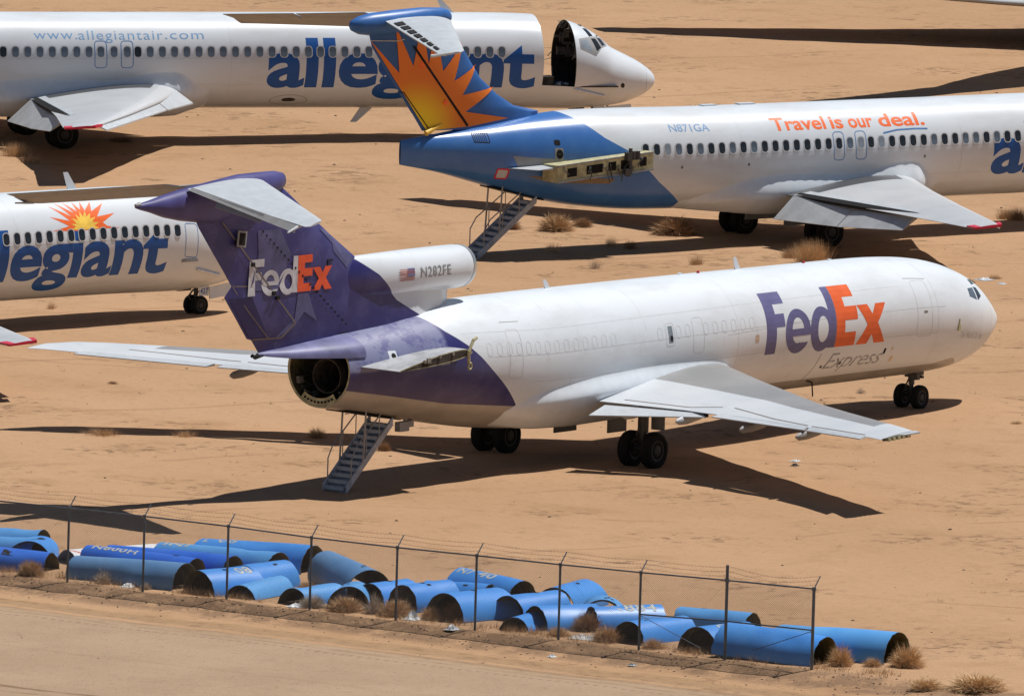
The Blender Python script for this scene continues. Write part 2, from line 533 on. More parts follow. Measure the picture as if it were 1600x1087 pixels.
# ------------------------------------------------------------------ flat print: polygons and lettering laid on a curved skin
def pip(x, y, poly):
    r = False; j = len(poly) - 1
    for i in range(len(poly)):
        xi, yi = poly[i]; xj, yj = poly[j]
        if (yi > y) != (yj > y) and x < (xj - xi) * (y - yi) / (yj - yi) + xi: r = not r
        j = i
    return r

def ops_mesh(ops, step=None):
    """ops: list of ('+'|'-', polygon); later ones win. Returns triangulated (verts2d, faces)."""
    vs = []; es = []
    for _, p in ops:
        b = len(vs)
        vs += [Vector(q) for q in p]
        es += [(b + i, b + (i + 1) % len(p)) for i in range(len(p))]
    if step:
        xs = [v.x for v in vs]; ys = [v.y for v in vs]
        x = min(xs) + step * .5
        while x < max(xs):
            y = min(ys) + step * .53
            while y < max(ys):
                vs.append(Vector((x, y))); y += step
            x += step
    V, _, F_, *_r = delaunay_2d_cdt(vs, es, [], 0, 1e-5)
    out = []
    for f in F_:
        cx = sum(V[i].x for i in f) / len(f); cy = sum(V[i].y for i in f) / len(f)
        st = False
        for sgn, p in ops:
            if pip(cx, cy, p): st = (sgn == '+')
        if st: out.append(tuple(f))
    return [(v.x, v.y) for v in V], out

def put_print(name, V2, F_, fn, mat, parent):
    used = sorted({i for f in F_ for i in f}); mp = {a: b for b, a in enumerate(used)}
    return obj(name, [fn(*V2[i]) for i in used], [tuple(mp[i] for i in f) for f in F_], mat, parent)

def ell(cx, cy, rx, ry, n=36, a0=0, a1=360):
    return [(cx + rx * math.cos(R(a0 + (a1 - a0) * i / n)), cy + ry * math.sin(R(a0 + (a1 - a0) * i / n))) for i in range(n + (0 if abs(a1 - a0) >= 360 else 1))]

def text_mesh(t, bold=0.0, spacing=1.0, shear=0.0):
    cu = bpy.data.curves.new('lettering', 'FONT')
    cu.body = t; cu.size = 1.0; cu.offset = bold; cu.space_character = spacing; cu.shear = shear
    cu.resolution_u = 5; cu.fill_mode = 'FRONT'
    o = bpy.data.objects.new('lettering', cu); col.objects.link(o)
    bpy.context.view_layer.update()
    dg = bpy.context.evaluated_depsgraph_get()
    me = bpy.data.meshes.new_from_object(o.evaluated_get(dg))
    bpy.data.objects.remove(o); bpy.data.curves.remove(cu)
    return me

def fit_text(t, x0, x1, y0, y1, bold=0.0, spacing=1.0, shear=0.0, cuts=.12, cap=None):
    """text scaled into a box (x runs x0->x1, may be decreasing); returns verts2d, faces sliced every 'cuts' in y"""
    me = text_mesh(t, bold, spacing, shear)
    bm = bmesh.new(); bm.from_mesh(me); bpy.data.meshes.remove(me)
    bmesh.ops.remove_doubles(bm, verts=bm.verts, dist=1e-5)
    xs = [v.co.x for v in bm.verts]; ys = [v.co.y for v in bm.verts]
    ax, bx, ay, by = min(xs), max(xs), min(ys), max(ys)
    for v in bm.verts:
        v.co.x = x0 + (v.co.x - ax) / (bx - ax) * (x1 - x0)
        v.co.y = y0 + (v.co.y - ay) / (by - ay) * (y1 - y0); v.co.z = 0
    y = math.ceil(y0 / cuts) * cuts
    while y < y1 - 1e-4:
        bmesh.ops.bisect_plane(bm, geom=bm.verts[:] + bm.edges[:] + bm.faces[:], plane_co=(0, y, 0), plane_no=(0, 1, 0))
        y += cuts
    bm.verts.index_update()
    V = [(v.co.x, v.co.y) for v in bm.verts]; F_ = [tuple(v.index for v in f.verts) for f in bm.faces]
    bm.free()
    return V, F_

def word(name, B, parent, t, s0, s1, v0, v1, mat, bold=0.0, spacing=1.0, shear=0.0, off=.0035):
    V, F_ = fit_text(t, s0, s1, v0, v1, bold, spacing, shear)
    return put_print(name, V, F_, lambda a, b: B.sv(a, b, off), mat, parent)

def skin_poly(name, B, parent, ops, mat, off=.006, step=.15):
    ops = [(q, dense(list(p) + [p[0]], .08)[:-1]) for q, p in ops]; off = off * .35 + .002
    V, F_ = ops_mesh(ops, step)
    return put_print(name, V, F_, lambda a, b: B.sv(a, b, off), mat, parent)

def strip(pts, wd):
    """thin closed outline polygon along a 2d path"""
    l = []; r = []
    for i, p in enumerate(pts):
        a = Vector(pts[max(i - 1, 0)]); b = Vector(pts[min(i + 1, len(pts) - 1)])
        d = (b - a).normalized(); n = Vector((-d.y, d.x)) * wd / 2
        l.append((p[0] + n.x, p[1] + n.y)); r.append((p[0] - n.x, p[1] - n.y))
    return l + r[::-1]

def dense(pts, st=.12):
    out = []
    for a, b in zip(pts, pts[1:]):
        k = max(1, int(math.hypot(b[0] - a[0], b[1] - a[1]) / st))
        out += [(a[0] + (b[0] - a[0]) * i / k, a[1] + (b[1] - a[1]) * i / k) for i in range(k)]
    return out + [pts[-1]]

def skin_lines(name, B, parent, paths, mat, wd=.02, off=.002):
    V = []; F_ = []
    for p in paths:
        p = dense(p)
        q = strip(p, wd); n = len(p); b = len(V)
        V += [B.sv(x, y, off) for x, y in q[:n]] + [B.sv(x, y, off) for x, y in q[n:][::-1]]
        F_ += [(b + i, b + i + 1, b + n + i + 1, b + n + i) for i in range(n - 1)]
    return obj(name, V, F_, mat, parent)

def rrect(cx, cy, w_, h_, r, n=5):
    P = []
    for (sx, sy, a) in ((1, 1, 0), (-1, 1, 90), (-1, -1, 180), (1, -1, 270)):
        for i in range(n + 1):
            t = R(a + 90 * i / n)
            P.append((cx + sx * (w_ / 2 - r) + r * math.cos(t), cy + sy * (h_ / 2 - r) + r * math.sin(t)))
    return P

def ring(outer, inner): return [('+', outer), ('-', inner)]

# the five-letter wordmark in a unit box: x 0..6.79 (left to right), y -.65..1.42
def wordmark():
    X = lambda s: 15.85 - s
    pl = [('+', [(X(15.80),1.42),(X(14.65),1.42),(X(14.65),.98),(X(15.28),.98),(X(15.28),.65),(X(14.80),.65),(X(14.80),.22),(X(15.28),.22),(X(15.28),-.64),(X(15.85),-.64)])]
    e = X(14.08)
    pl += [('+', ell(e, .02, .70, .73)), ('-', ell(e, .05, .33, .42)), ('-', [(e + .02, -.10), (e + .9, -.10), (e + .9, -.36), (e + .10, -.36)]),
           ('+', [(e - .4, .10), (e + .68, .10), (e + .69, -.13), (e - .4, -.13)])]
    d = X(12.72)
    pl += [('+', ell(d, 0, .66, .74)), ('-', ell(d + .06, 0, .30, .43)),
           ('+', [(X(12.31), 1.41), (X(11.93), 1.41), (X(11.93), -.65), (X(12.34), -.65)])]
    orr = [('+', [(X(11.915),1.41),(X(10.73),1.41),(X(10.73),.97),(X(11.36),.97),(X(11.36),.65),(X(10.71),.65),(X(10.71),.20),(X(11.43),.20),(X(11.43),-.19),(X(10.81),-.19),(X(10.81),-.65),(X(11.915),-.65)]),
           ('+', [(X(10.69),.65),(X(10.09),.65),(X(9.87),.32),(X(9.63),.65),(X(9.06),.65),(X(9.58),.02),(X(9.08),-.65),(X(9.68),-.65),(X(9.89),-.34),(X(10.10),-.65),(X(10.72),-.65),(X(10.17),.0)])]
    return pl, orr

# ------------------------------------------------------------------ undercarriage and stairs
def lathe(prof, n, axis_len=None):
    V = []; F_ = []
    for (y, r) in prof:
        for i in range(n):
            a = 2 * math.pi * i / n
            V.append((r * math.cos(a), y, r * math.sin(a)))
    k = len(prof)
    for j in range(k - 1):
        for i in range(n):
            F_.append((j * n + i, (j + 1) * n + i, (j + 1) * n + (i + 1) % n, j * n + (i + 1) % n))
    F_.append(tuple(reversed(range(n)))); F_.append(tuple((k - 1) * n + i for i in range(n)))
    return V, F_

_wheel = {}
def wheel(root, s, y, zg, r, wd):
    key = (r, wd)
    if key not in _wheel:
        h = wd / 2
        V, F_ = lathe([(-h * .75, r * .56), (-h * .98, r * .66), (-h, r * .82), (-h * .82, r * .95), (-h * .4, r), (h * .4, r), (h * .82, r * .95), (h, r * .82), (h * .98, r * .66), (h * .75, r * .56)], 28)
        a = obj('wheel', V, F_, M['tyre'], root); autosmooth(a, 50)
        V, F_ = lathe([(-h * .86, r * .2), (-h * .80, r * .30), (-h * .55, r * .38), (-h * .80, r * .5), (-h * .82, r * .58), (h * .82, r * .58), (h * .80, r * .5), (h * .55, r * .38), (h * .80, r * .30), (h * .86, r * .2)], 20)
        b = obj('rim', V, F_, M['rim'], a); autosmooth(b, 40)
        _wheel[key] = (a.data, b.data)
    else:
        da, db = _wheel[key]
        a = link(bpy.data.objects.new('wheel', da)); a.parent = root
        b = link(bpy.data.objects.new('rim', db)); b.parent = a
    a.location = L(s, y, zg + r - .035)
    return a

def gear(root, s, y, zg, r, wd, gap, ztop, strut_r=.11, main=True):
    for k in (-1, 1): wheel(root, s, y + k * gap, zg, r, wd)
    g = MB()
    g.tube(L(s, y, zg + r), L(s, y, ztop), strut_r, 12)
    g.tube(L(s, y, zg + r * 1.9), L(s, y, ztop), strut_r * 1.35, 12)
    g.tube(L(s, y - gap, zg + r), L(s, y + gap, zg + r), strut_r * .8, 10)
    g.tube(L(s - .05, y, zg + r * 2.1), L(s - 1.0, y - (.5 if main and y > 0 else -.5 if main else 0), ztop + .1), strut_r * .45, 8)
    g.tube(L(s + .12, y, zg + r * 1.2), L(s + .35, y, zg + r * 1.8), .03, 6)
    g.tube(L(s + .35, y, zg + r * 1.8), L(s + .12, y, zg + r * 2.5), .03, 6)
    g.build('gear_strut', M['strut'], root, 40)

def airstair(root, sb, zb, st, zt, width, n=11, rail=True):
    d = L(st, 0, zt) - L(sb, 0, zb)
    base = MB()
    for k in (-1, 1):
        yy = k * (width / 2)
        a, b = L(sb, yy, zb), L(st, yy, zt)
        up = Vector((0, 0, .13)); q = Vector((0, k * .03, 0))
        base.hexa([a - up - q, b - up - q, b - up + q, a - up + q, a + up - q, b + up - q, b + up + q, a + up + q])
    base.slab([L(st, -width / 2, zt - .12), L(st, width / 2, zt - .12), L(sb, width / 2, zb - .10), L(sb, -width / 2, zb - .10)], .03)
    o = base.build('airstair', M['stair'], root)
    sm = MB(); sm.box((0, 0, 0), (.26, width - .08, .035)); sm.box((-.115, 0, -.055), (.02, width - .08, .085))
    first = None
    for i in range(n):
        t = (i + .35) / n
        p = L(sb + (st - sb) * t, 0, zb + (zt - zb) * t + .02)
        if first is None: first = sm.build('step', M['stair'], o); e = first
        else:
            e = link(bpy.data.objects.new('step', first.data)); e.parent = o
        e.location = p
    for k in (-1, 1):
        r = MB(); yy = k * (width / 2 + .02)
        def at(t, h): return L(sb + (st - sb) * t, yy, zb + (zt - zb) * t + h)
        r.path([at(.10, .1), at(.10, .72), at(.20, .92), at(.86, .80)], .022, 6)
        r.tube(at(.42, .1), at(.42, .9), .018, 6); r.tube(at(.70, .1), at(.70, .84), .018, 6)
        r.tube(at(.36, .1), at(.36, .1) + Vector((.10, 0, 1.75)), .032, 8)
        r.build('handrail', M['rail'], o, 40)
    return o
# ------------------------------------------------------------------ cargo jet skin
def cargo_skin(name, bound, belly=True):
    g = NG(name, .28, 0, .5)
    _, x, y, z = g.oco()
    s = g.m('MULTIPLY', x, -1.0)
    dirt = g.noise(.9, 6, .65, stretch=(.35, 1, 1))
    streak = g.noise(2.5, 5, .6, stretch=(1.2, .25, .25))
    c = g.mix(g.ramp(dirt, .42, .75), (.685, .73, .77), (.60, .63, .655))
    c = g.mix(g.m('MULTIPLY', g.ramp(streak, .56, .75), .18), c, (.40, .37, .34))
    edge = g.m('SUBTRACT', s, g.curve(z, bound))
    fade = g.m('MULTIPLY', g.ramp(s, 32.75, 32.95), g.ramp(z, 3.70, 3.80)) if belly else 0.0
    patch = g.ramp(g.noise(1.3, 6, .75, stretch=(1.0, 1.2, 1.2)), .50, .60)
    pur = g.mix(fade, (.026, .022, .128), g.mix(patch, (.20, .21, .335), (.105, .105, .25)))
    pur = g.mix(g.m('MULTIPLY', g.ramp(g.noise(.8, 5, .6), .45, .75), .35), pur, (.13, .12, .26))
    c = g.mix(g.m('GREATER_THAN', edge, 0.0), c, pur)
    rough = .28
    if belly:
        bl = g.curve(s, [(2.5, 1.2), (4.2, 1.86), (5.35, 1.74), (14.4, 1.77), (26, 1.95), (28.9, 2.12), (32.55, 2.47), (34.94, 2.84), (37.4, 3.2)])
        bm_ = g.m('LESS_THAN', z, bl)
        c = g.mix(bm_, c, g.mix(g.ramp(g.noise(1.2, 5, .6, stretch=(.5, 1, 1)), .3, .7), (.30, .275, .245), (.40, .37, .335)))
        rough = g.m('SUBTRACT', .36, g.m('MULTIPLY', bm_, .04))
    return g.out(c, rough)

def cargo_wing_mat():
    g = NG('cargo_wing_paint', .38, 0, .4)
    a = g.n("ShaderNodeAttribute"); a.attribute_name = 'chord'
    b = g.n("ShaderNodeAttribute"); b.attribute_name = 'span'
    ch, sp = a.outputs["Fac"], b.outputs["Fac"]
    n1 = g.noise(.6, 4)
    front = g.m('MULTIPLY', g.m('LESS_THAN', ch, g.curve(sp, [(0, .62), (1.8, .60), (7.5, .50), (16.5, .47)])), g.m('GREATER_THAN', ch, .045))
    front = g.m('MULTIPLY', front, g.m('LESS_THAN', sp, 13.8))
    lt = g.mix(g.ramp(n1, .3, .7), (.52, .55, .58), (.58, .605, .625))
    gr = g.mix(g.ramp(n1, .35, .7), (.245, .245, .243), (.295, .29, .285))
    c = g.mix(front, lt, gr)
    c = g.mix(g.m('MULTIPLY', g.ramp(g.noise(3.5, 5, .6, stretch=(1, .3, 1)), .6, .75), .25), c, (.30, .28, .25))
    return g.out(c)

def purple_fin_mat():
    g = NG('purple_fin_paint', .4, 0, .4)
    _, x, y, z = g.oco()
    n1 = g.noise(.9, 5, .6); n2 = g.noise(4.0, 5, .65, stretch=(.6, 1, 1.5))
    c = g.mix(g.ramp(n1, .38, .68), (.030, .029, .150), (.066, .066, .225))
    c = g.mix(g.m('MULTIPLY', g.ramp(n2, .58, .72), .35), c, (.14, .135, .26))
    return g.out(c)

def cargo_jet():
    root = empty('cargo_jet', (0, 0, 0))
    tag(root, 'white and purple cargo jet with orange lettering and lowered tail stairs, nearest aircraft', 'airplane', 'parked jets')
    skin = cargo_skin('cargo_jet_skin', [(1.0, 28.0), (2.14, 28.9), (2.87, 29.92), (3.44, 30.74), (3.88, 31.31), (4.26, 31.85), (4.74, 32.65), (5.03, 32.97), (5.25, 33.2), (6, 33.3)])
    B = B727
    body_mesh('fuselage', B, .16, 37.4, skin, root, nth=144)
    # -- open tail end: inner wall, bulkhead, exhaust duct
    body_mesh('tail_inner_wall', B, 35.3, 37.38, M['primer_dark'], root, off=-.07)
    mb = MB()
    ring_o = [B.pt(37.4, 2 * math.pi * i / 48) for i in range(48)]; ring_i = [B.pt(37.38, 2 * math.pi * i / 48, -.07) for i in range(48)]
    mb.add(ring_o + ring_i, [(i, (i + 1) % 48, 48 + (i + 1) % 48, 48 + i) for i in range(48)])
    mb.build('tail_rim', M['primer'], root)
    mb = MB()
    pts = [B.pt(36.15, 2 * math.pi * i / 40, -.06) for i in range(40)]
    dz = 3.55
    rin = [L(36.15, .06 + .52 * math.sin(2 * math.pi * i / 40), dz + .52 * math.cos(2 * math.pi * i / 40)) for i in range(40)]
    mb.add(pts + rin, [(i, 40 + i, 40 + (i + 1) % 40, (i + 1) % 40) for i in range(40)])
    mb.build('tail_bulkhead', M['cavity'], root)
    V = []; F_ = []
    prof = [(36.15, .52), (37.05, .50), (37.06, .55), (36.9, .57), (36.15, .57), (36.15, .49), (33.5, .45)]
    for (s, r) in prof:
        V += [L(s, .06 + r * math.sin(2 * math.pi * i / 36), dz + r * math.cos(2 * math.pi * i / 36)) for i in range(36)]
    for j in range(len(prof) - 1):
        F_ += [(j * 36 + i, j * 36 + (i + 1) % 36, (j + 1) * 36 + (i + 1) % 36, (j + 1) * 36 + i) for i in range(36)]
    F_.append(tuple(6 * 36 + i for i in range(36)))
    autosmooth(obj('exhaust_duct', V, F_, M['cavity'], root), 40)
    mb = MB(); rnd = random.Random(3)
    for i in range(14):
        a = rnd.uniform(100, 260); rr = .9
        p0 = B.pt(36.2, R(a), -.12); p1 = B.pt(37.2, R(a + rnd.uniform(-12, 12)), -rnd.uniform(.12, .3))
        mb.tube(p0, p1, rnd.uniform(.012, .03), 6)
    for i in range(9): mb.box(B.pt(36.4 + rnd.random() * .8, R(rnd.uniform(110, 250)), -.2), (.22, .12, .14))
    tag(mb.build('tail_plumbing', M['wire'], root), kind='stuff')
    hb = MB()
    for i in range(9): hb.tube(B.pt(37.402, R(150 + 7.5 * i), -.17), B.pt(37.36, R(150 + 7.5 * i), -.17), .035, 8)
    tag(hb.build('lightening_holes', M['dark'], root), kind='stuff')
    lp = [B.pt(37.36, R(143 + 2 * i), -.06) for i in range(38)]; li = [B.pt(37.36, R(143 + 2 * i), -.30) for i in range(38)]
    mb = MB(); mb.add(lp + li, [(i, i + 1, 39 + i, 38 + i) for i in range(37)]); mb.build('tail_flange', M['primer'], root)
    # -- overhanging tail root under the fin
    V = []; F_ = []
    secs = [(36.6, 1.24, 4.86, 4.20), (37.4, 1.14, 4.80, 4.22), (38.4, .84, 4.72, 4.26), (39.4, .50, 4.62, 4.30), (40.2, .20, 4.56, 4.38), (40.62, .05, 4.52, 4.44)]
    n = 18
    for (s, hw, zt, zb) in secs:
        V += [L(s, hw * math.cos(math.pi * i / n), zb + (zt - zb) * math.sin(math.pi * i / n) ** .8) for i in range(n + 1)]
    k = n + 1
    F_ = [(j * k + i, j * k + i + 1, (j + 1) * k + i + 1, (j + 1) * k + i) for j in range(len(secs) - 1) for i in range(n)]
    F_ += [(j * k + n, j * k, (j + 1) * k, (j + 1) * k + n) for j in range(len(secs) - 1)]
    F_.append(tuple((len(secs) - 1) * k + i for i in range(k)))
    fin_m = purple_fin_mat()
    fade = simple('faded_purple_skin', (.15, .152, .29), .45, var=.25, scale=1.4)
    autosmooth(obj('tail_fairing', V, F_, fade, root), 45)
    mb = MB()
    for i in range(7):
        q = L(40.45 + rnd.random() * .3, rnd.uniform(-.1, .15), 4.40 + rnd.random() * .12)
        mb.tube(q, q + Vector((-rnd.uniform(.05, .25), rnd.uniform(-.12, .12), -rnd.uniform(0, .22))), .03, 5)
    mb.build('torn_skin', M['dark'], root)
    # -- fin and rudder
    finsec = [(4.4, 32.6, 40.45, .30), (4.94, 33.0, 40.95, .29), (4.99, 33.05, 41.18, .29), (5.8, 33.9, 41.9, .27), (6.35, 34.6, 42.40, .26), (6.67, 35.0, 42.03, .25), (7.2, 35.74, 42.5, .24), (8.0, 37.1, 43.25, .22), (8.6, 38.05, 43.8, .20), (9.3, 39.12, 44.3, .18), (9.6, 39.6, 44.5, .17)]
    fin = wing_mesh('fin', finsec, fin_m, root, vertical=True)
    zs = [q[0] for q in finsec]
    def fin_y(s, z):
        sl = np.interp(z, zs, [q[1] for q in finsec]); st = np.interp(z, zs, [q[2] for q in finsec]); ht = np.interp(z, zs, [q[3] for q in finsec])
        c = min(max((s - sl) / (st - sl), 0), 1); return float(ht * np.interp(c, CH, [foil(q) for q in CH])) + .004
    def fm(off): return lambda a, b: L(a, fin_y(a, b) + off * 1.6 + .004, b)
    def finprint(name, ops, mat, off=.008, step=.3):
        V2, F2 = ops_mesh(ops, step); return put_print(name, V2, F2, fm(off), mat, root)
    pl, orr = wordmark()
    sx, sy = 4.12 / 6.79, 1.14 / 2.07
    tr = lambda ops: [(q, [(41.33 - x * sx, 6.31 + (y + .65) * sy) for x, y in p]) for q, p in ops]
    finprint('fin_lettering', tr(pl), M['whitefade'], .010, .2)
    finprint('fin_lettering', tr(orr), M['orangefin'], .010, .2)
    finprint('faded_fin_patch', [('+', [(41.0, 8.35), (39.9, 8.35), (39.3, 7.5), (39.9, 6.4), (41.2, 6.5), (40.9, 7.6)])], M['purplepatch'], .006)
    finprint('faded_fin_patch', [('+', [(38.9, 6.25), (38.4, 6.25), (37.9, 5.35), (38.54, 5.67), (39.05, 5.2), (39.5, 4.9), (39.9, 4.92), (39.0, 5.5)])], M['purplepatch'], .006)
    finprint('faded_fin_patch', [('+', [(37.75, 8.18), (37.45, 8.2), (35.95, 7.15), (36.4, 6.9), (37.1, 7.45), (37.12, 7.7)])], M['whitefade'] if 0 else M['purplepatch'], .006)
    finprint('dark_fin_patch', [('+', [(41.1, 6.28), (40.2, 4.98), (41.1, 5.02), (42.2, 6.3)])], M['purpledark'], .006)
    finprint('rudder_gap', [('+', strip([(42.74, 8.7), (41.6, 7.72), (38.96, 5.35)], .055))], M['line'], .012)
    finprint('rudder_gap', [('+', strip([(38.96, 5.35), (39.58, 4.93), (40.94, 4.95)], .05))], M['line'], .012)
    finprint('rudder_gap', [('+', strip([(42.03, 6.67), (41.3, 5.9), (40.21, 4.96)], .035))], M['line'], .012)
    finprint('rudder_gap', [('+', strip([(42.0, 6.68), (41.1, 6.62)], .035))], M['line'], .012)
    dots = []
    for i in range(24):
        t = i / 23; cx, cz = 40.75 + (36.45 - 40.75) * t, 8.30 + (5.15 - 8.30) * t
        dots.append(('+', [(cx - .045, cz - .03), (cx + .03, cz - .04), (cx + .045, cz + .03), (cx - .03, cz + .04)]))
    tag(finprint('fastener_holes', dots, M['dark'], .014, None), kind='stuff')
    for (a, b) in ((42.0, 8.05), (41.9, 7.95), (41.15, 7.3), (40.1, 6.35), (39.9, 6.2)):
        mb = MB(); mb.box(L(a, fin_y(a, b) + .03, b), (.16, .06, .12)); mb.build('rudder_hinge', M['dark'], root)
    mb = MB(); mb.box(L(41.9, .25, 8.15), (.46, .03, .50), Matrix.Rotation(.12, 3, 'Y')); mb.build('access_frame', M['mgrey'], root)
    mb = MB(); mb.box(L(41.9, .268, 8.15), (.30, .02, .38), Matrix.Rotation(.12, 3, 'Y')); mb.build('access_hole', M['dark'], root)
    mb = MB(); mb.box(L(37.3, .22, 7.2), (.3, .1, .03)); mb.box(L(37.42, .22, 7.1), (.06, .06, .2)); mb.build('fin_bracket', M['dark'], root)
    # -- bullet fairing and stabiliser
    bul = loft('bullet_fairing', [(39.45, 0, 9.78, .05, .12), (39.6, 0, 9.80, .18, .24), (40, 0, 9.76, .30, .36), (40.8, 0, 9.66, .38, .47), (41.8, 0, 9.52, .43, .61), (43.2, 0, 9.35, .44, .65), (44.0, 0, 9.35, .42, .57), (44.8, 0, 9.36, .38, .48), (45.6, 0, 9.38, .31, .35), (46.3, 0, 9.42, .21, .19), (46.75, 0, 9.44, .13, .11), (47.0, 0, 9.45, .06, .05)], simple('purple_bullet', (.068, .062, .195), .42, var=.2, scale=1.1), root)
    mb = MB(); mb.tube(L(46.85, 0, 9.49), L(47.05, 0, 9.5), .1, 10, .04); mb.build('tail_light', M['mgrey'], root, 40)
    stab = [(.2, 40.8, 9.84, 44.7, 9.86, .15), (5.35, 44.75, 9.33, 45.55, 9.18, .06), (5.5, 44.95, 9.31, 45.5, 9.2, .03)]
    wing_mesh('stabiliser', stab, M['lgrey'], root)
    stl = [(.2, 40.75, 9.60, 44.3, 9.90, .15), (5.2, 44.9, 9.02, 46.0, 9.25, .05), (5.45, 45.3, 9.02, 46.0, 9.25, .03)]
    wing_mesh('stabiliser', stl, M['mgrey'], root, -1)  # darker grey than the right half, standing in for the shaded underside
    mb = MB(); mb.slab([L(44.33, -.4, 9.905), L(46.0, -5.2, 9.27), L(46.5, -5.35, 9.39), L(44.95, -.4, 9.99)], .05, .02); mb.build('elevator', M['mgrey'], root)  # underside shade painted in with the same darker grey
    mb = MB(); mb.slab([L(45.2, -5.3, 9.06), L(45.25, -5.5, 9.04), L(45.9, -5.5, 9.08), L(45.85, -5.3, 9.10)], .06, .05); mb.build('elevator_horn', M['lgrey'], root)
    mb = MB(); mb.slab([L(44.66, .35, 9.93), L(45.5, 5.0, 9.21), L(45.78, 5.1, 9.0), L(44.80, .35, 9.84)], .04, .02, (.8, 0, -.5)); mb.slab([L(44.95, 1.6, 9.70), L(45.3, 3.6, 9.42), L(45.5, 3.6, 9.17), L(45.12, 1.6, 9.45)], .04, .02, (.8, 0, -.5)); mb.build('elevator', M['mgrey'], root)  # darker grey puts the shade of the drooped face into the colour
    mb = MB(); mb.tube(L(45.3, 5.0, 9.2), L(46.1, 5.1, 9.02), .06, 8, .03); mb.build('elevator_horn', M['lgrey'], root, 40)
    # -- centre engine intake and duct
    dskin = cargo_skin('intake_skin', [(5.0, 32.7), (5.2, 32.9), (5.75, 34.05), (6.6, 35.0), (7.2, 36.0), (7.4, 36.3)], belly=False)
    n = 40; V = []; F_ = []
    prof = [(34.5, .40, 6.45, .40), (31.0, .52, 6.50, .53), (30.3, .55, 6.51, .56), (30.12, .585, 6.52, .60), (30.08, .62, 6.52, .64), (30.14, .65, 6.52, .665), (30.5, .69, 6.52, .69), (31.5, .72, 6.52, .70), (33, .70, 6.50, .72), (34.5, .58, 6.45, .76), (35.6, .38, 6.42, .78), (36.4, .24, 6.42, .74), (37.2, .12, 6.5, .55)]
    for (s, ry, zc, rz) in prof:
        V += [L(s, ry * math.sin(2 * math.pi * i / n), zc + rz * math.cos(2 * math.pi * i / n)) for i in range(n)]
    for j in range(len(prof) - 1):
        F_ += [(j * n + i, (j + 1) * n + i, (j + 1) * n + (i + 1) % n, j * n + (i + 1) % n) for i in range(n)]
    F_.append(tuple(range(n)))
    autosmooth(obj('engine_intake', V, F_, dskin, root), 40)
    lipV = []; lp = [(30.07, .615, .635), (30.06, .63, .65), (30.10, .648, .668), (30.25, .672, .683)]
    for (s, ry, rz) in lp: lipV += [L(s, ry * math.sin(2 * math.pi * i / n), 6.52 + rz * math.cos(2 * math.pi * i / n)) for i in range(n)]
    autosmooth(obj('intake_lip', lipV, [(j * n + i, (j + 1) * n + i, (j + 1) * n + (i + 1) % n, j * n + (i + 1) % n) for j in range(3) for i in range(n)], M['metal'], root), 60)
    V = []; F_ = []      # flared support between duct and fuselage
    secs = [(30.85, .06, .10), (31.0, .16, .22), (31.6, .30, .42), (33, .44, .62), (34.5, .40, .56), (35.8, .29, .40), (36.8, .2, .28), (37.4, .08, .1)]
    zl = [4.9, 5.3, 5.6, 5.9, 6.2, 6.5]
    for (s, wt, wb) in secs:
        ring_ = [(wb + (wt - wb) * (i / 5) ** .6, z) for i, z in enumerate(zl)]
        V += [L(s, y, z) for y, z in ring_] + [L(s, -y, z) for y, z in reversed(ring_)]
    k = 12
    F_ = [(j * k + i, (j + 1) * k + i, (j + 1) * k + i + 1, j * k + i + 1) for j in range(len(secs) - 1) for i in range(k - 1)]
    F_ += [tuple(range(k))]
    autosmooth(obj('intake_support', V, F_, dskin, root), 35)
    def dmap(off):
        def f(a, b):
            ry = np.interp(a, [30.5, 31.5, 33, 34.5], [.69, .72, .70, .60]); rz = np.interp(a, [30.5, 31.5, 33, 34.5], [.69, .70, .72, .76]); zc = np.interp(a, [30.5, 31.5, 33, 34.5], [6.52, 6.52, 6.5, 6.45])
            return L(a, ry * math.sqrt(max(0, 1 - ((b - zc) / rz) ** 2)) + off, b)
        return f
    V2, F2 = fit_text('N282FE', 33.1, 31.55, 6.39, 6.73, .002, 1.08)
    put_print('registration', V2, F2, dmap(.012), M['reggrey'], root)
    fl = [('+', [(34.12, 6.70 - .055 * i), (33.40, 6.70 - .055 * i), (33.40, 6.672 - .055 * i), (34.12, 6.672 - .055 * i)]) for i in range(7)]
    V2, F2 = ops_mesh(fl); put_print('flag', V2, F2, dmap(.012), M['flagred'], root)
    V2, F2 = ops_mesh([('+', [(33.74, 6.72), (33.40, 6.72), (33.40, 6.49), (33.74, 6.49)])]); put_print('flag_canton', V2, F2, dmap(.016), M['flagblue'], root)
    # -- wings
    wm = cargo_wing_mat()
    ws = [(.6, 16.9, 2.35, 25.3, 2.02, .42), (1.8, 17.7, 2.42, 25.1, 2.03, .40), (5.0, 20.05, 2.36, 24.75, 1.99, .27), (8.9, 22.75, 2.28, 25.75, 2.06, .185), (11.0, 24.15, 2.31, 26.62, 2.12, .15), (14.7, 26.65, 2.40, 28.6, 2.30, .10), (15.5, 27.25, 2.43, 29.15, 2.34, .06)]
    wsl = ws[:4] + [(11.5, 24.75, 2.34, 27.2, 2.18, .15), (15.4, 27.75, 2.52, 29.7, 2.43, .10), (16.1, 28.5, 2.58, 30.3, 2.50, .06), (16.5, 29.6, 2.60, 30.75, 2.53, .02)]
    wing_mesh('wing', ws, wm, root, 1)
    wing_mesh('wing', wsl, wm, root, -1)
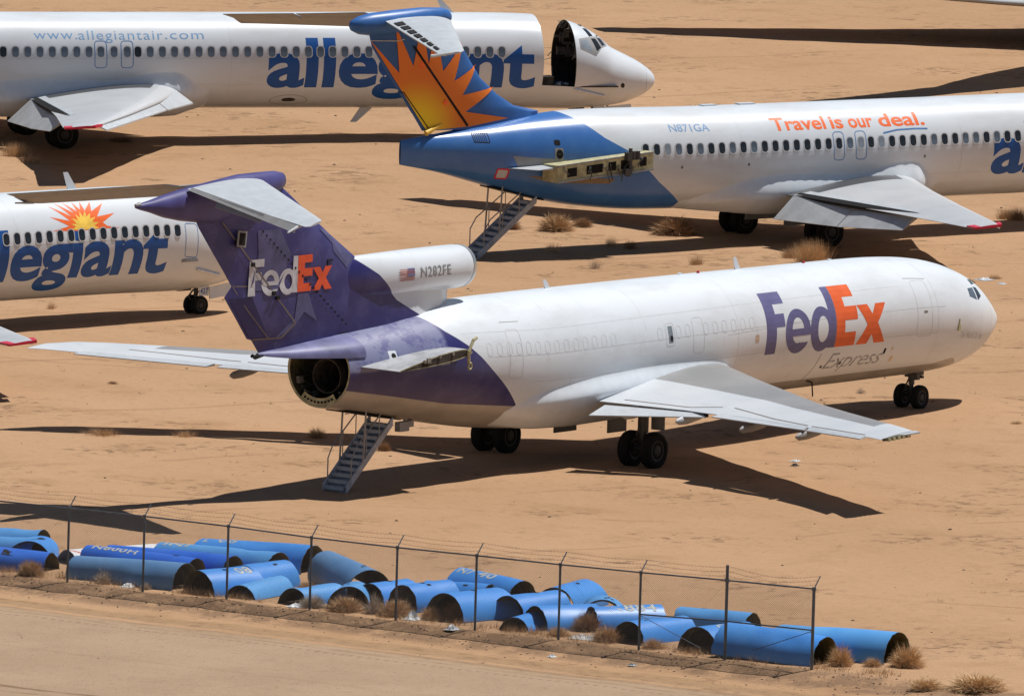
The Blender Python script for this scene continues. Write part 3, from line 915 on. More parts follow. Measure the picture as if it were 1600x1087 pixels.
    for sd_ in (1, -1):
        ws_ = ws if sd_ > 0 else wsl; k_ = 0 if sd_ > 0 else 1
        Y = lambda s, y, z: L(s, sd_ * y, z)
        mb = MB(); mb.slab([Y(25.35, 2.35, 1.98), Y(24.75, 5.65, 1.98), Y(25.05, 6.05, 1.90), Y(26.35, 2.45, 1.74)], .13, .03); mb.build('inboard_flap', M['lgrey'], root)
        mb = MB(); mb.slab([Y(25.30, 2.30, 2.0), Y(24.72, 5.9, 2.0), Y(24.78, 5.95, 1.96), Y(25.40, 2.32, 1.95)], .12, .10); mb.build('flap_gap', M['lineblack'], root)
        mb = MB(); mb.slab([Y(25.0, 6.6, 2.06), Y(26.62 + .45 * k_, 11.0 + .3 * k_, 2.17 + .04 * k_), Y(26.95 + .45 * k_, 11.1 + .3 * k_, 2.09 + .04 * k_), Y(25.75, 6.75, 2.03)], .11, .03); mb.build('outboard_flap', M['lgrey'], root)
        mb = MB(); mb.slab([Y(26.75 + .5 * k_, 11.2 + .4 * k_, 2.18 + .04 * k_), Y(28.5 + .9 * k_, 14.5 + .7 * k_, 2.34 + .12 * k_), Y(28.95 + .9 * k_, 14.6 + .7 * k_, 2.28 + .12 * k_), Y(27.1 + .5 * k_, 11.3 + .4 * k_, 2.10 + .04 * k_)], .08, .03); mb.build('aileron', M['lgrey'], root)
        for (a, b) in (((24.4, 6.7), (26.4, 10.9)), ((26.5, 11.1), (28.2, 14.3)), ((24.6, 2.6), (24.35, 6.2))):
            def wz(s, y):
                zl_ = np.interp(y, [q[0] for q in ws_], [q[2] for q in ws_]); zt_ = np.interp(y, [q[0] for q in ws_], [q[4] for q in ws_])
                sl_ = np.interp(y, [q[0] for q in ws_], [q[1] for q in ws_]); st_ = np.interp(y, [q[0] for q in ws_], [q[3] for q in ws_]); ht_ = np.interp(y, [q[0] for q in ws_], [q[5] for q in ws_])
                c = min(max((s - sl_) / (st_ - sl_), 0), 1)
                return zl_ + (zt_ - zl_) * c + ht_ * np.interp(c, CH, [foil(q) for q in CH]) * 1.15 + .012
            P = [(a[0] + (b[0] - a[0]) * t / 12, a[1] + (b[1] - a[1]) * t / 12) for t in range(13)]
            V = []
            for (s, y) in P: V += [Y(s, y, wz(s, y)), Y(s + .05, y, wz(s + .05, y) + .004)]
            obj('panel_gap', V, [(2 * i, 2 * i + 1, 2 * i + 3, 2 * i + 2) for i in range(12)], M['line'], root)
        for (s, y) in ((25.1, 3.3), (25.0, 5.3), (25.8, 8.3), (26.6, 11.0)):
            mb = MB(); z0 = np.interp(y, [2, 6, 11.5], [1.72, 1.72, 1.88])
            o = loft('flap_track_fairing', [(s - 1.2, sd_ * y, z0 + .16, .03, .04), (s - .6, sd_ * y, z0 + .10, .10, .13), (s + .0, sd_ * y, z0 + .04, .11, .15), (s + .45, sd_ * y, z0 + .01, .09, .12), (s + .62, sd_ * y, z0 + .01, .03, .04)], M['mgrey'] if y > 6 else M['lgrey'], root, 14)
    mb = MB(); mb.slab([L(27.15, 15.4, 2.47), L(27.3, 15.72, 2.47), L(28.0, 15.62, 2.43), L(28.3, 15.4, 2.42)], .05, .03); mb.build('broken_wing_tip', M['lgrey'], root)
    mb = MB(); mb.slab([L(27.5, 15.51, 2.45), L(27.6, 15.57, 2.43), L(28.95, 15.57, 2.37), L(29.05, 15.51, 2.37)], .11, .08); mb.build('exposed_tip_rib', M['primer_dark'], root)
    mb = MB()
    for i in range(5): mb.box(L(27.75 + .26 * i, 15.59, 2.36 - .01 * i), (.14, .05, .09))
    tag(mb.build('tip_wiring', M['primer'], root), kind='stuff')
    # root fairings
    for sd_ in (1, -1):
        root_fairing(B, root, sd_, [(17.4, 2.7), (18.1, 2.86), (19.5, 2.95), (21.6, 2.98), (24.4, 2.9), (26.5, 2.73), (27.5, 2.62), (28.6, 2.38), (29.2, 2.1)],
                     [(17.0, 0), (17.8, .12), (19, .26), (21, .34), (25, .36), (27, .28), (28.3, .16), (29.3, 0)], M['white'], .22, 166)
    mb = MB()
    # -- engine pylon stub with open end
    ps = [(1.0, 32.2, 4.12, 36.95, 3.93, .18), (1.6, 32.3, 4.14, 36.8, 3.90, .17), (2.35, 32.56, 4.17, 36.4, 3.83, .16)]
    wing_mesh('engine_pylon', ps, simple('pylon_grey', (.36, .37, .385), .45, var=.2, scale=2), root)
    prof = [(c, 1) for c in CH] + [(c, -1) for c in CH[::-1]]
    def pe(k, y): return [L(32.56 + 3.84 * (.03 + .94 * c if k < 1 else c), y, 4.17 - .34 * c + (.16 * foil(c) * (1.15 if q > 0 else -.75) + .006 * q) * k) for c, q in prof]
    mb = MB(); mb.add(pe(.80, 2.358), [tuple(range(len(prof)))]); mb.build('pylon_cavity', M['cavity'], root)
    a, b = pe(1.02, 2.362), pe(.84, 2.362); n = len(prof)
    mb = MB(); mb.add(a + b, [(i, (i + 1) % n, n + (i + 1) % n, n + i) for i in range(n)]); mb.build('pylon_rim', M['primer'], root)
    mb = MB()
    for (s, z) in ((33.6, 4.2), (34.3, 4.15), (34.9, 4.1)): mb.tube(L(s, 2.36, z), L(s, 2.40, z), .06, 10)
    mb.box(L(34.9, 2.39, 4.07), (.18, .06, .16)); mb.box(L(35.1, 2.39, 4.05), (.12, .05, .1)); tag(mb.build('pylon_fittings', M['wire'], root), kind='stuff')
    mb = MB(); mb.path([L(32.45, 2.42, 4.62), L(32.62, 2.42, 4.55), L(32.88, 2.44, 4.2), L(32.85, 2.44, 3.85)], .05, 8)
    for i in range(10):
        a0, a1 = 2 * math.pi * i / 10, 2 * math.pi * (i + 1) / 10
        mb.tube(L(32.8 + .09 * math.cos(a0), 2.45, 3.76 + .1 * math.sin(a0)), L(32.8 + .09 * math.cos(a1), 2.45, 3.76 + .1 * math.sin(a1)), .035, 6)
    mb.build('engine_hook', M['primer'], root, 40)
    # -- undercarriage
    zL, zR, zN = tz(-23.9, 2.87), tz(-23.9, -2.85), tz(-4.8, 0)
    gear(root, 23.93, 2.85, zR, .58, .40, .43, 1.9, .13)
    gear(root, 23.93, -2.87, zL, .58, .40, .43, 1.9, .13)
    gear(root, 4.8, 0, zN, .40, .29, .33, 1.5, .075, main=False)
    mb = MB(); mb.box(L(4.75, 0, 1.28), (.5, .55, .12)); mb.box(L(4.95, .2, 1.2), (.18, .35, .2)); mb.box(L(4.5, -.1, 1.15), (.1, .7, .08)); mb.build('steering_unit', M['strut'], root)
    mb = MB(); mb.box(L(23.4, 3.05, 1.35), (.05, .5, .5)); mb.build('gear_door', M['mgrey'], root)
    mb = MB(); mb.box(L(23.2, -.7, 1.0), (1.2, .05, .6)); mb.build('gear_door', M['strut'], root)
    mb = MB(); mb.box(L(22.9, 1.1, 1.05), (1.0, .05, .45)); mb.build('gear_door', M['strut'], root)
    # -- rear airstair and its ventral opening
    airstair(root, 36.42, tz(-36.4, 0) + .08, 34.05, 1.95, .86)
    mb = MB(); mb.slab([L(33.6, -.42, 1.985), L(33.6, .42, 1.985), L(36.4, .42, 2.44), L(36.4, -.42, 2.44)], .04); mb.build('stairwell', M['dark'], root)
    mb = MB(); mb.box(L(33.35, .3, 1.72), (.5, .2, .3)); mb.box(L(33.0, .3, 1.78), (.35, .14, .2)); mb.tube(L(33.6, .3, 1.6), L(33.2, .3, 1.9), .05, 6); mb.build('stair_actuator', M['mgrey'], root)
    # -- big lettering
    pl, orr = wordmark()
    sh = lambda ops: [(q, [(15.85 - x, y) for x, y in p]) for q, p in ops]
    skin_poly('fuselage_lettering', B, root, sh(pl), M['purplepaint'], .008, .2)
    skin_poly('fuselage_lettering', B, root, sh(orr), M['orangefade'], .008, .2)
    word('script_lettering', B, root, 'Express', 12.1, 8.85, -1.66, -.88, M['expgrey'], -.006, .95, .35)
    word('nose_lettering', B, root, 'The World On Time', 4.5, 2.7, -.72, -.48, M['faint'], 0, 1, .3)
    # -- doors, plugged windows, seams, patches
    skin_poly('crew_door_outline', B, root, ring(rrect(6.86, .36, .86, 1.9, .14), rrect(6.86, .36, .82, 1.86, .12)), M['faint'], .004)
    skin_poly('rear_door_outline', B, root, ring(rrect(29.5, .30, .70, 1.6, .14), rrect(29.5, .30, .66, 1.56, .12)), M['faint'], .004)
    skin_poly('emergency_exit_outline', B, root, ring(rrect(19.6, .28, .60, 1.15, .12), rrect(19.6, .28, .565, 1.115, .1)), M['faint'], .004)
    skin_poly('emergency_exit_outline', B, root, ring(rrect(21.15, .40, .46, .75, .1), rrect(21.15, .40, .425, .715, .09)), M['faint'], .004)
    for k in range(32):
        s = 30.85 - .508 * k
        if s < 16.4 or 22.0 < s < 23.9 or abs(s - 21.15) < .4 or abs(s - 19.6) < .3: continue
        skin_poly('plugged_window', B, root, ring(rrect(s, .45, .26, .40, .11), rrect(s, .45, .235, .375, .10)), M['faint'], .004)
    skin_poly('open_hatch', B, root, [('+', rrect(21.13, .40, .24, .54, .03))], simple('hatch_blue_grey', (.20, .24, .27), .5), .008)
    skin_poly('hatch_hole', B, root, [('+', ell(21.1, .27, .085, .10, 14))], M['dark'], .014)
    skin_poly('skin_patch', B, root, [('+', rrect(16.36, -.06, .20, .24, .02))], simple('tan_patch', (.50, .37, .27), .6), .006)
    for (s, v) in ((12.22, -1.36), (11.19, -1.29)): skin_poly('drain_hole', B, root, [('+', ell(s, v, .06, .06, 12))], M['dark'], .010)
    skin_poly('static_port', B, root, [('+', rrect(8.85, -1.0, .12, .20, .02))], M['dark'], .010)
    skin_poly('patch_plate', B, root, [('+', rrect(35.39, .45, .36, .34, .03))], M['white'], .008)
    skin_poly('patch_hole', B, root, [('+', ell(35.36, .45, .10, .09, 12))], M['dark'], .014)
    skin_poly('rust_stain', B, root, [('+', rrect(8.25, -1.35, .16, .22, .03)), ('+', rrect(8.45, -.93, .08, .12, .03))], simple('rust_tan', (.62, .47, .30), .6), .006)
    skin_lines('seam', B, root, [[(5.6, .36), (31.0, .22)], [(6.0, -.5), (28.5, -.62)], [(8, 1.15), (32, 1.02)], [(22.5, 2.3), (22.4, .6)], [(17.4, 2.3), (17.4, -1.2)], [(6.2, 2.2), (6.0, -1.6)], [(3.0, .3), (3.0, -1.2)], [(13, .33), (18.0, .16)]], M['faint'], .016)
    skin_lines('cargo_door_edge', B, root, [[(12.53, -.84), (12.62, -1.3), (12.75, -1.8), (12.8, -2.2)]], M['line'], .03)
    skin_lines('door_gutter', B, root, [[(7.5, 1.42), (6.3, 1.36)], [(29.9, 1.36), (28.9, 1.36)]], M['line'], .02)
    skin_lines('radome_seam', B, root, [[(1.85, 1.3), (1.85, -1.2)]], M['faint'], .02)
    skin_poly('windshield', B, root, [('+', [(3.74, .98), (3.25, 1.04), (3.27, .59), (3.81, .69)])], M['glass'], .008)
    skin_poly('windshield', B, root, [('+', [(3.13, 1.08), (2.82, 1.06), (2.74, .74), (3.18, .58)])], M['glassdark'], .008)
    skin_poly('eyebrow_window', B, root, [('+', [(3.08, 1.42), (2.62, 1.44), (2.72, 1.21), (3.09, 1.18)])], M['glassdark'], .008)
    skin_poly('crew_door_handle', B, root, [('+', rrect(6.82, .22, .20, .07, .02))], M['line'], .012)
    mb = MB(); mb.path([B.sv(12.4, -2.0, .0), B.sv(12.1, -2.02, .08), L(11.75, .9, 1.12)], .025, 6); mb.build('drain_mast', M['dark'], root)
    mb = MB(); q = B.sv(4.76, -.35, .02); mb.box(q, (.12, .06, .2)); mb.box(q + Vector((0, 0, .2)), (.05, .05, .2)); mb.build('torn_vane', M['primer'], root)
    for (s, h, tl) in ((25.35, .30, .12), (14.9, .42, .12), (18.0, .10, .06), (9.6, .08, .06)):
        mb = MB(); z0 = B.t(s) - .02
        mb.hexa([L(s + .14, -.02, z0), L(s - .14, -.02, z0), L(s - .14, .02, z0), L(s + .14, .02, z0), L(s + .20 + tl * .4, -.01, z0 + h), L(s + .06 + tl * .4, -.01, z0 + h), L(s + .06 + tl * .4, .01, z0 + h), L(s + .20 + tl * .4, .01, z0 + h)])
        mb.build('blade_antenna', M['white'], root)
    for s in (11.2, 17.1):
        mb = MB(); mb.tube(L(s, 0, B.t(s) - .03), L(s, 0, B.t(s) + .07), .06, 10, .04); mb.build('beacon', M['red'], root, 40)
    return root
cargo_jet()
# ------------------------------------------------------------------ twin-jet airliners
def jet_skin(name, tail_blue=False):
    g = NG(name, .26, 0, .5)
    _, x, y, z = g.oco()
    s = g.m('MULTIPLY', x, -1.0)
    dirt = g.noise(.8, 6, .65, stretch=(.35, 1, 1))
    c = g.mix(g.ramp(dirt, .42, .78), (.67, .715, .755), (.585, .605, .625))
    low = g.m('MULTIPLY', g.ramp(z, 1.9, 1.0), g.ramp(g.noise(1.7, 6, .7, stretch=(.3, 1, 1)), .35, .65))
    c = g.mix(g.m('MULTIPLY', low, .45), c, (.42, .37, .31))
    if tail_blue:
        bd = g.curve(z, [(.9, 29.1), (1.16, 29.47), (2.16, 31.08), (3.34, 32.54), (3.82, 33.47), (4.42, 34.28), (4.72, 34.77)])
        bl = g.mix(g.ramp(g.noise(.9, 5, .6), .4, .75), (.045, .155, .44), (.065, .19, .48))
        bl = g.mix(g.m('MULTIPLY', g.ramp(g.noise(5, 5, .7), .66, .72), .3), bl, (.2, .28, .38))
        c = g.mix(g.m('GREATER_THAN', s, bd), c, bl)
    return g.out(c)

def jet_wing_mat():
    g = NG('airliner_wing_paint', .36, 0, .4)
    a = g.n("ShaderNodeAttribute"); a.attribute_name = 'chord'
    b = g.n("ShaderNodeAttribute"); b.attribute_name = 'span'
    ch, sp = a.outputs["Fac"], b.outputs["Fac"]
    n1 = g.noise(.7, 4)
    c = g.mix(g.ramp(n1, .3, .7), (.43, .45, .465), (.49, .505, .515))
    c = g.mix(g.m('LESS_THAN', ch, .12), c, (.52, .535, .545))
    walk = g.m('MULTIPLY', g.m('LESS_THAN', sp, 2.75), g.m('GREATER_THAN', ch, .16))
    c = g.mix(walk, c, (.075, .075, .078))
    return g.out(c)

_win = {}
def cabin_windows(root, B, ks, s0, skip, rnd, dark=.5, pitch=.4826, z=3.29):
    t, bt, w_, zc = B.sec(15.0)
    th = math.acos((z - zc) / (t - zc))
    P0 = B.pt(15.0, th); n = Vector((0, -math.sin(th), math.cos(th))); u = Vector((1, 0, 0)); v = Vector((0, math.cos(th), math.sin(th)))
    if not _win:
        def plate(poly, off, inner=None):
            ops = [('+', poly)] + ([('-', inner)] if inner else [])
            V2, F2 = ops_mesh(ops)
            return [u * a + v * b + n * off for a, b in V2], F2
        _win['frame'] = plate(rrect(0, 0, .33, .455, .13), .004, rrect(0, 0, .245, .375, .105))
        _win['pane'] = plate(rrect(0, 0, .262, .392, .11), .006)
    for k in ks:
        s = s0 - k * pitch
        if k in skip: s = skip[k]
        P = B.pt(s, th)
        if 'fm' not in _win:
            fr = obj('cabin_window', *_win['frame'], M['wframe'], root); _win['fm'] = fr.data
            pn = obj('pane', *_win['pane'], M['glass'], fr); _win['pm'] = pn.data
            p2 = pn.data.copy(); p2.materials[0] = M['glassdark']; _win['pd'] = p2
            p3 = pn.data.copy(); p3.materials[0] = M['shade']; _win['ps'] = p3
        else:
            fr = link(bpy.data.objects.new('cabin_window', _win['fm'])); fr.parent = root
            pn = link(bpy.data.objects.new('pane', _win['pm'])); pn.parent = fr
        fr.location = P
        q = rnd.random()
        pn.data = _win['pm'] if q > dark + .06 else (_win['pd'] if q < dark else _win['ps'])
M['wframe'] = simple('window_surround', (.54, .54, .54), .35, var=.03)

def sunburst_mat():
    g = NG('sunburst_paint', .38, 0, .4)
    _, x, y, z = g.oco()
    dx = g.m('ADD', x, 41.0); dz = g.m('SUBTRACT', z, 4.1)
    d = g.m('SQRT', g.m('ADD', g.m('MULTIPLY', dx, dx), g.m('MULTIPLY', dz, dz)))
    c = g.mix(g.ramp(d, .55, 2.1), (.92, .68, .02), (.80, .20, .022))
    return g.out(c)

def airliner(pose, label, group, serial, wing_shift=0.0, tail=False, win=(), s_range=(0, 41.55), nose_cut=False, stairs=True, blue=True, dark=.75, zoff=0.0, wscale=None, flap=True, seed=1):
    px, py, hd = pose
    root = empty('passenger_jet', (px, py, zoff), R(hd))
    tag(root, label, 'airplane', group)
    rnd = random.Random(seed)
    B = BMD
    skin = M['skin_tail'] if tail and blue else M['skin']
    def wpos(s, y):
        c, n = math.cos(R(hd)), math.sin(R(hd))
        return px - s * c + y * n, py - s * n - y * c
    gz = lambda s, y: tz(*wpos(s, y)) - zoff
    cuts = []; extra = []; thx = []
    zcut = 1.95
    if nose_cut:
        ta = math.acos((zcut - B.sec(4.4)[3]) / (B.sec(4.4)[3] - B.sec(4.4)[1]))
        cuts.append(lambda s, th: 3.68 < s < 5.02 and (th < ta or th > 2 * math.pi - ta)); extra += [3.68, 5.02]; thx += [ta, 2 * math.pi - ta]
    cut = (lambda s, th: any(f(s, th) for f in cuts)) if cuts else None
    body_mesh('fuselage', B, s_range[0], s_range[1], skin, root, cut=cut, extra=extra, thx=thx)
    if nose_cut:
        body_mesh('cockpit_inner_wall', B, 1.6, 3.66, M['cavity'], root, off=-.07)
        body_mesh('cabin_inner_wall', B, 5.04, 8.0, M['cavity'], root, off=-.07)
        mb = MB(); mb.add([B.pt(1.9, 2 * math.pi * i / 32, -.05) for i in range(32)], [tuple(range(32))]); mb.build('cockpit_bulkhead', M['dark'], root)
        mb = MB(); mb.slab([L(1.9, -1.35, 1.93), L(1.9, 1.35, 1.93), L(7.5, 1.40, 1.93), L(7.5, -1.40, 1.93)], .05); mb.build('cabin_floor', M['cavity'], root)
        mb = MB()
        for i in range(26):
            a = rnd.uniform(-80, 88); p = B.pt(rnd.uniform(2.6, 3.6), R(a), -.16)
            mb.box(p, (rnd.uniform(.1, .4), rnd.uniform(.05, .2), rnd.uniform(.1, .4)))
        for i in range(12):
            p = B.pt(3.66, R(rnd.uniform(-95, 95)), -.08); mb.tube(p, p + Vector((-rnd.uniform(.05, .3), rnd.uniform(-.1, .1), rnd.uniform(-.25, .05))), .015, 5)
        tag(mb.build('cockpit_wiring', M['wire'], root), kind='stuff')
        mb = MB(); mb.box(L(2.9, -.2, 3.1), (.4, .5, .5)); mb.box(L(2.6, .4, 2.5), (.5, .6, .8)); mb.build('cockpit_panel', M['mgrey'], root)
        mb = MB(); mb.box(L(4.75, .95, 2.10), (.55, .5, .30)); mb.box(L(4.75, .95, 2.27), (.62, .6, .04)); mb.build('galley_crate', M['cavity'], root)
        mb = MB()
        for i in range(10): mb.box(L(rnd.uniform(3.8, 5.0), rnd.uniform(.5, 1.3), 1.99), (rnd.uniform(.05, .25), rnd.uniform(.05, .2), rnd.uniform(.04, .12)), Matrix.Rotation(rnd.random() * 3, 3, 'Z'))
        tag(mb.build('scrap_pieces', M['lgrey'], root), kind='stuff')
        mb = MB()
        for i in range(24):
            a = -100 + 200 * i / 24; mb.tube(B.pt(3.67, R(a), -.03), B.pt(3.67, R(a + 200 / 24), -.03), .03, 5, cap=False)
        mb.build('cut_frame', M['primer_dark'], root)
    # -- windows
    if win:
        s0, ks, skip, exits = win
        cabin_windows(root, B, ks, s0, skip, rnd, dark)
        for s in exits:
            skin_poly('overwing_exit', B, root, ring(rrect(s, .26, .50, 1.06, .15), rrect(s, .26, .44, 1.0, .12)), M['lineblue'], .007)
    skin_lines('skin_seam', B, root, [[(6, .10), (30, .10)], [(6, -.95), (29, -.95)], [(12, 2.2), (12, -1.9)], [(17.5, 2.2), (17.5, -1.9)], [(27.5, 2.2), (27.5, -1.9)]], M['faint'], .014)
    # -- flight deck glazing
    if s_range[0] < 1:
        skin_poly('windshield_frame', B, root, [('+', [(3.5, 1.08), (2.97, 1.31), (2.30, 1.70), (2.2, 1.2), (2.52, .92), (2.83, .49), (3.49, .65)])], M['mgrey'], .006, .12)
        for q, mt in (([(3.42, 1.01), (3.1, 1.15), (2.98, .64), (3.43, .74)], 'shade'), ([(2.94, 1.24), (2.72, 1.33), (2.54, .94), (2.76, .71)], 'glassdark'), ([(2.62, 1.40), (2.44, 1.55), (2.31, 1.20), (2.47, 1.05)], 'glassdark')):
            skin_poly('windshield', B, root, [('+', q)], M[mt], .011, .12)
        skin_poly('eyebrow_window', B, root, [('+', [(3.16, 1.8), (2.95, 1.95), (2.8, 1.44), (2.99, 1.33)])], M['glassdark'], .009, .12)
        skin_lines('radome_seam', B, root, [[(.50, .75), (.50, -.85)]], M['line'], .012)
        skin_poly('probe_port', B, root, [('+', ell(1.62, -.30, .09, .10, 14))], M['cavity'], .008)
        mb = MB(); mb.path([B.sv(3.66, -.95, .01), B.sv(3.55, -.96, .05), B.sv(2.45, -.98, .05), B.sv(2.35, -.98, .01)], .055, 8); mb.build('nose_strake', M['white'], root, 50)
        zn = gz(2.46, 0)
        gear(root, 2.46, 0, zn, .33, .2, .21, 1.3, .06, main=False)
        mb = MB(); mb.box(L(1.55, .28, .88), (1.1, .04, .42), Matrix.Rotation(-.1, 3, 'Y')); mb.build('nose_gear_door', M['white'], root)
        mb = MB(); mb.box(L(2.3, .22, .90), (.42, .03, .34)); mb.build('serial_plate', M['white'], root)
        if serial:
            V2, F2 = fit_text(serial, 2.47, 2.13, .80, 1.0, .01); put_print('serial_number', V2, F2, lambda a, b: L(a, .24, b), M['navy'], root)
        mb = MB(); mb.box(L(3.2, 0, 1.0), (.6, .5, .1)); mb.build('nose_gear_bay', M['dark'], root)
    # -- wings
    d = wing_shift
    ws = [(.4, 18.9, 1.72, 25.6, 1.50, .36), (1.7, 19.6, 1.75, 25.55, 1.52, .34), (5.0, 21.3, 1.72, 25.75, 1.55, .24), (10.0, 23.9, 1.78, 26.85, 1.68, .16), (15.6, 26.85, 1.90, 28.25, 1.83, .08), (16.4, 27.3, 1.93, 28.4, 1.87, .04)]
    ws = [(y, a - d, b, c - d, e, h) for y, a, b, c, e, h in ws]
    if wscale: ws = [(y * wscale[0], a + (y * wscale[0] - y) * .5, b + .03 * y, a + (y * wscale[0] - y) * .5 + (c - a) * wscale[1], e + .03 * y, h) for y, a, b, c, e, h in ws]
    for sd_ in (1, -1):
        Y = lambda s, y, z: L(s - d, sd_ * y, z)
        wing_mesh('wing', ws, M['jetwing'], root, sd_)
        if not wscale:
          mb = MB(); mb.slab([Y(26.75, 15.72, 1.97), Y(27.25, 16.46, 1.98), Y(28.42, 16.46, 1.90), Y(28.25, 15.72, 1.89)], .10, .07); mb.build('wing_tip', M['red'], root)
        if flap:
            mb = MB(); mb.slab([Y(25.5, 2.2, 1.60), Y(25.85, 6.3, 1.63), Y(26.75, 6.3, .88), Y(26.45, 2.2, .74)], .14, .02, (.6, 0, -.8)); mb.build('flap', M['jetflap'], root)
            mb = MB(); mb.slab([Y(25.87, 6.38, 1.63), Y(26.75, 10.9, 1.72), Y(27.35, 10.9, 1.22), Y(26.78, 6.38, .88)], .13, .02, (.6, 0, -.8)); mb.build('flap', M['jetflap'], root)
            mb = MB(); mb.slab([Y(25.35, 2.3, 1.66), Y(26.6, 10.9, 1.80), Y(26.78, 10.95, 1.70), Y(25.55, 2.25, 1.56)], .10, .10); mb.build('flap_gap', M['lineblack'], root)
            mb = MB(); mb.slab([Y(25.1, 2.6, 1.73), Y(26.3, 10.6, 1.84), Y(26.5, 10.7, 1.80), Y(25.35, 2.5, 1.66)], .03, .03); mb.build('spoiler', M['lgrey'], root)
        # drooped leading edge slat
        if not wscale:
          mb = MB(); mb.slab([Y(21.0, 4.9, 1.42), Y(26.5, 15.4, 1.72), Y(26.95, 15.5, 1.93), Y(21.55, 5.0, 1.83)], .05, .05); mb.build('slat', M['lgrey'], root)
        mb = MB(); mb.slab([Y(19.05, 1.9, 1.38), Y(20.95, 4.85, 1.42), Y(21.5, 4.9, 1.83), Y(19.75, 1.9, 1.88)], .05, .05); mb.build('slat', M['lgrey'], root)
        root_fairing(B, root, sd_, [(18.7, 2.0), (19.1, 2.35), (19.7, 2.60), (20.4, 2.58), (21.2, 2.44), (22.2, 2.28), (25.3, 2.34), (27.2, 2.18), (28.4, 1.8), (29.4, 1.5)],
                     [(18.2, 0), (18.8, .20), (19.6, .50), (21, .56), (23, .54), (26, .50), (28, .26), (29.8, 0)], M['white'], .34, 172, d)
        g0 = gz(24.4 - d, sd_ * 2.54)
        gear(root, 24.4 - d, sd_ * 2.54, g0, .55, .36, .36, 1.45, .11)
        mb = MB(); mb.box(L(24.35 - d, sd_ * 1.15, .72), (1.6, .05, .75)); mb.build('gear_door', M['mgrey'], root)
    # -- tail
    if tail:
        finsec = [(4.2, 35.6, 40.6, .26), (4.75, 35.5, 41.0, .25), (4.98, 36.6, 41.19, .24), (5.4, 37.35, 41.5, .23), (6.0, 38.1, 41.95, .21), (6.55, 38.52, 42.38, .20), (7.25, 39.01, 42.9, .18), (8.24, 39.55, 43.2, .16)]
        fm_ = simple('blue_fin_paint', (.038, .13, .38), .38, var=.12, scale=.9)
        wing_mesh('fin', finsec, fm_, root, vertical=True)
        zs = [q[0] for q in finsec]
        def fin_y(s, z):
            sl_ = np.interp(z, zs, [q[1] for q in finsec]); st_ = np.interp(z, zs, [q[2] for q in finsec]); ht_ = np.interp(z, zs, [q[3] for q in finsec])
            c = min(max((s - sl_) / (st_ - sl_), 0), 1); return float(ht_ * np.interp(c, CH, [foil(q) for q in CH])) + .004
        def fp(name, ops, mat, off, step=.25):
            V2, F2 = ops_mesh(ops, step)
            return put_print(name, V2, F2, lambda a, b: L(a, fin_y(a, b) + off * 1.6 + .004, b), mat, root)
        star = [(43.0, 7.49), (41.73, 6.3), (41.98, 8.0), (41.17, 6.53), (40.87, 8.2), (40.53, 6.57), (40.29, 7.95), (39.9, 6.32), (38.98, 7.33), (39.41, 5.95), (38.32, 6.5), (39.04, 5.44), (37.50, 5.68), (38.87, 4.84), (37.01, 4.56), (38.64, 4.31), (40.45, 4.2)]
        fp('sunburst', [('+', dense(star + [star[0]], .12)[:-1])], sunburst_mat(), .014, .12)
        fp('rudder_gap', [('+', strip([(41.2, 7.25), (38.76, 4.33)], .09))], M['lineblack'], .026)
        fp('rudder_gap', [('+', strip([(43.0, 7.48), (41.9, 7.45), (41.6, 7.5)], .03))], M['faint'], .026)
        fp('trim_tab_gap', [('+', strip([(41.75, 5.62), (41.5, 5.60), (40.35, 4.25)], .035))], M['lineblack'], .026)
        mb = MB(); mb.tube(L(40.55, .16, 4.12), L(39.85, .14, 4.42), .11, 10, .04); mb.build('tab_fairing', M['gold'], root, 50)
        for (a, b) in ((40.75, 6.55), (39.7, 5.2)):
            mb = MB(); mb.box(L(a + .05, fin_y(a, b) + .03, b), (.16, .06, .16), Matrix.Rotation(.7, 3, 'Y')); mb.build('hinge_bracket', M['orange'], root)
        bluem = simple('blue_bullet', (.045, .15, .42), .38, var=.1)
        loft('bullet_fairing', [(39.45, 0, 8.22, .04, .1), (39.6, 0, 8.26, .13, .22), (39.9, 0, 8.27, .22, .30), (40.8, 0, 8.24, .36, .36), (42, 0, 8.12, .42, .42), (43.0, 0, 8.06, .38, .40), (43.5, 0, 8.04, .30, .32), (43.8, 0, 8.04, .17, .19), (43.9, 0, 8.04, .05, .06)], bluem, root)
        st = [(.3, 39.65, 8.05, 42.0, 8.28, .15), (5.9, 43.2, 7.66, 43.95, 7.60, .05), (6.1, 43.5, 7.62, 43.95, 7.6, .03)]
        wing_mesh('stabiliser', st, M['lgrey'], root)
        sl_ = [(.3, 39.65, 7.80, 42.3, 8.28, .12), (5.9, 43.6, 7.60, 44.6, 7.83, .04), (6.15, 44.2, 7.6, 44.6, 7.83, .02)]
        wing_mesh('stabiliser', sl_, M['mgrey'], root, -1)  # underside shade put into the colour: darker grey than the right half
        mb = MB(); mb.slab([L(42.34, -.4, 8.29), L(43.55, -3.2, 8.06), L(43.95, -3.2, 8.20), L(42.98, -.4, 8.46)], .05, .02); mb.build('elevator', M['mgrey'], root)  # darker grey paints in the shaded underside
        mb = MB(); mb.slab([L(43.6, -3.3, 8.05), L(44.62, -5.9, 7.84), L(45.1, -6.05, 7.97), L(44.0, -3.3, 8.20)], .05, .02); mb.build('elevator', M['mgrey'], root)  # outer elevator, its shade likewise painted in by darker grey
        mb = MB(); mb.slab([L(42.0, .35, 8.285), L(44.0, 5.95, 7.61), L(44.25, 5.95, 7.55), L(42.6, .35, 8.2)], .12, .04); mb.build('stabiliser_trailing_edge', M['lgrey'], root)
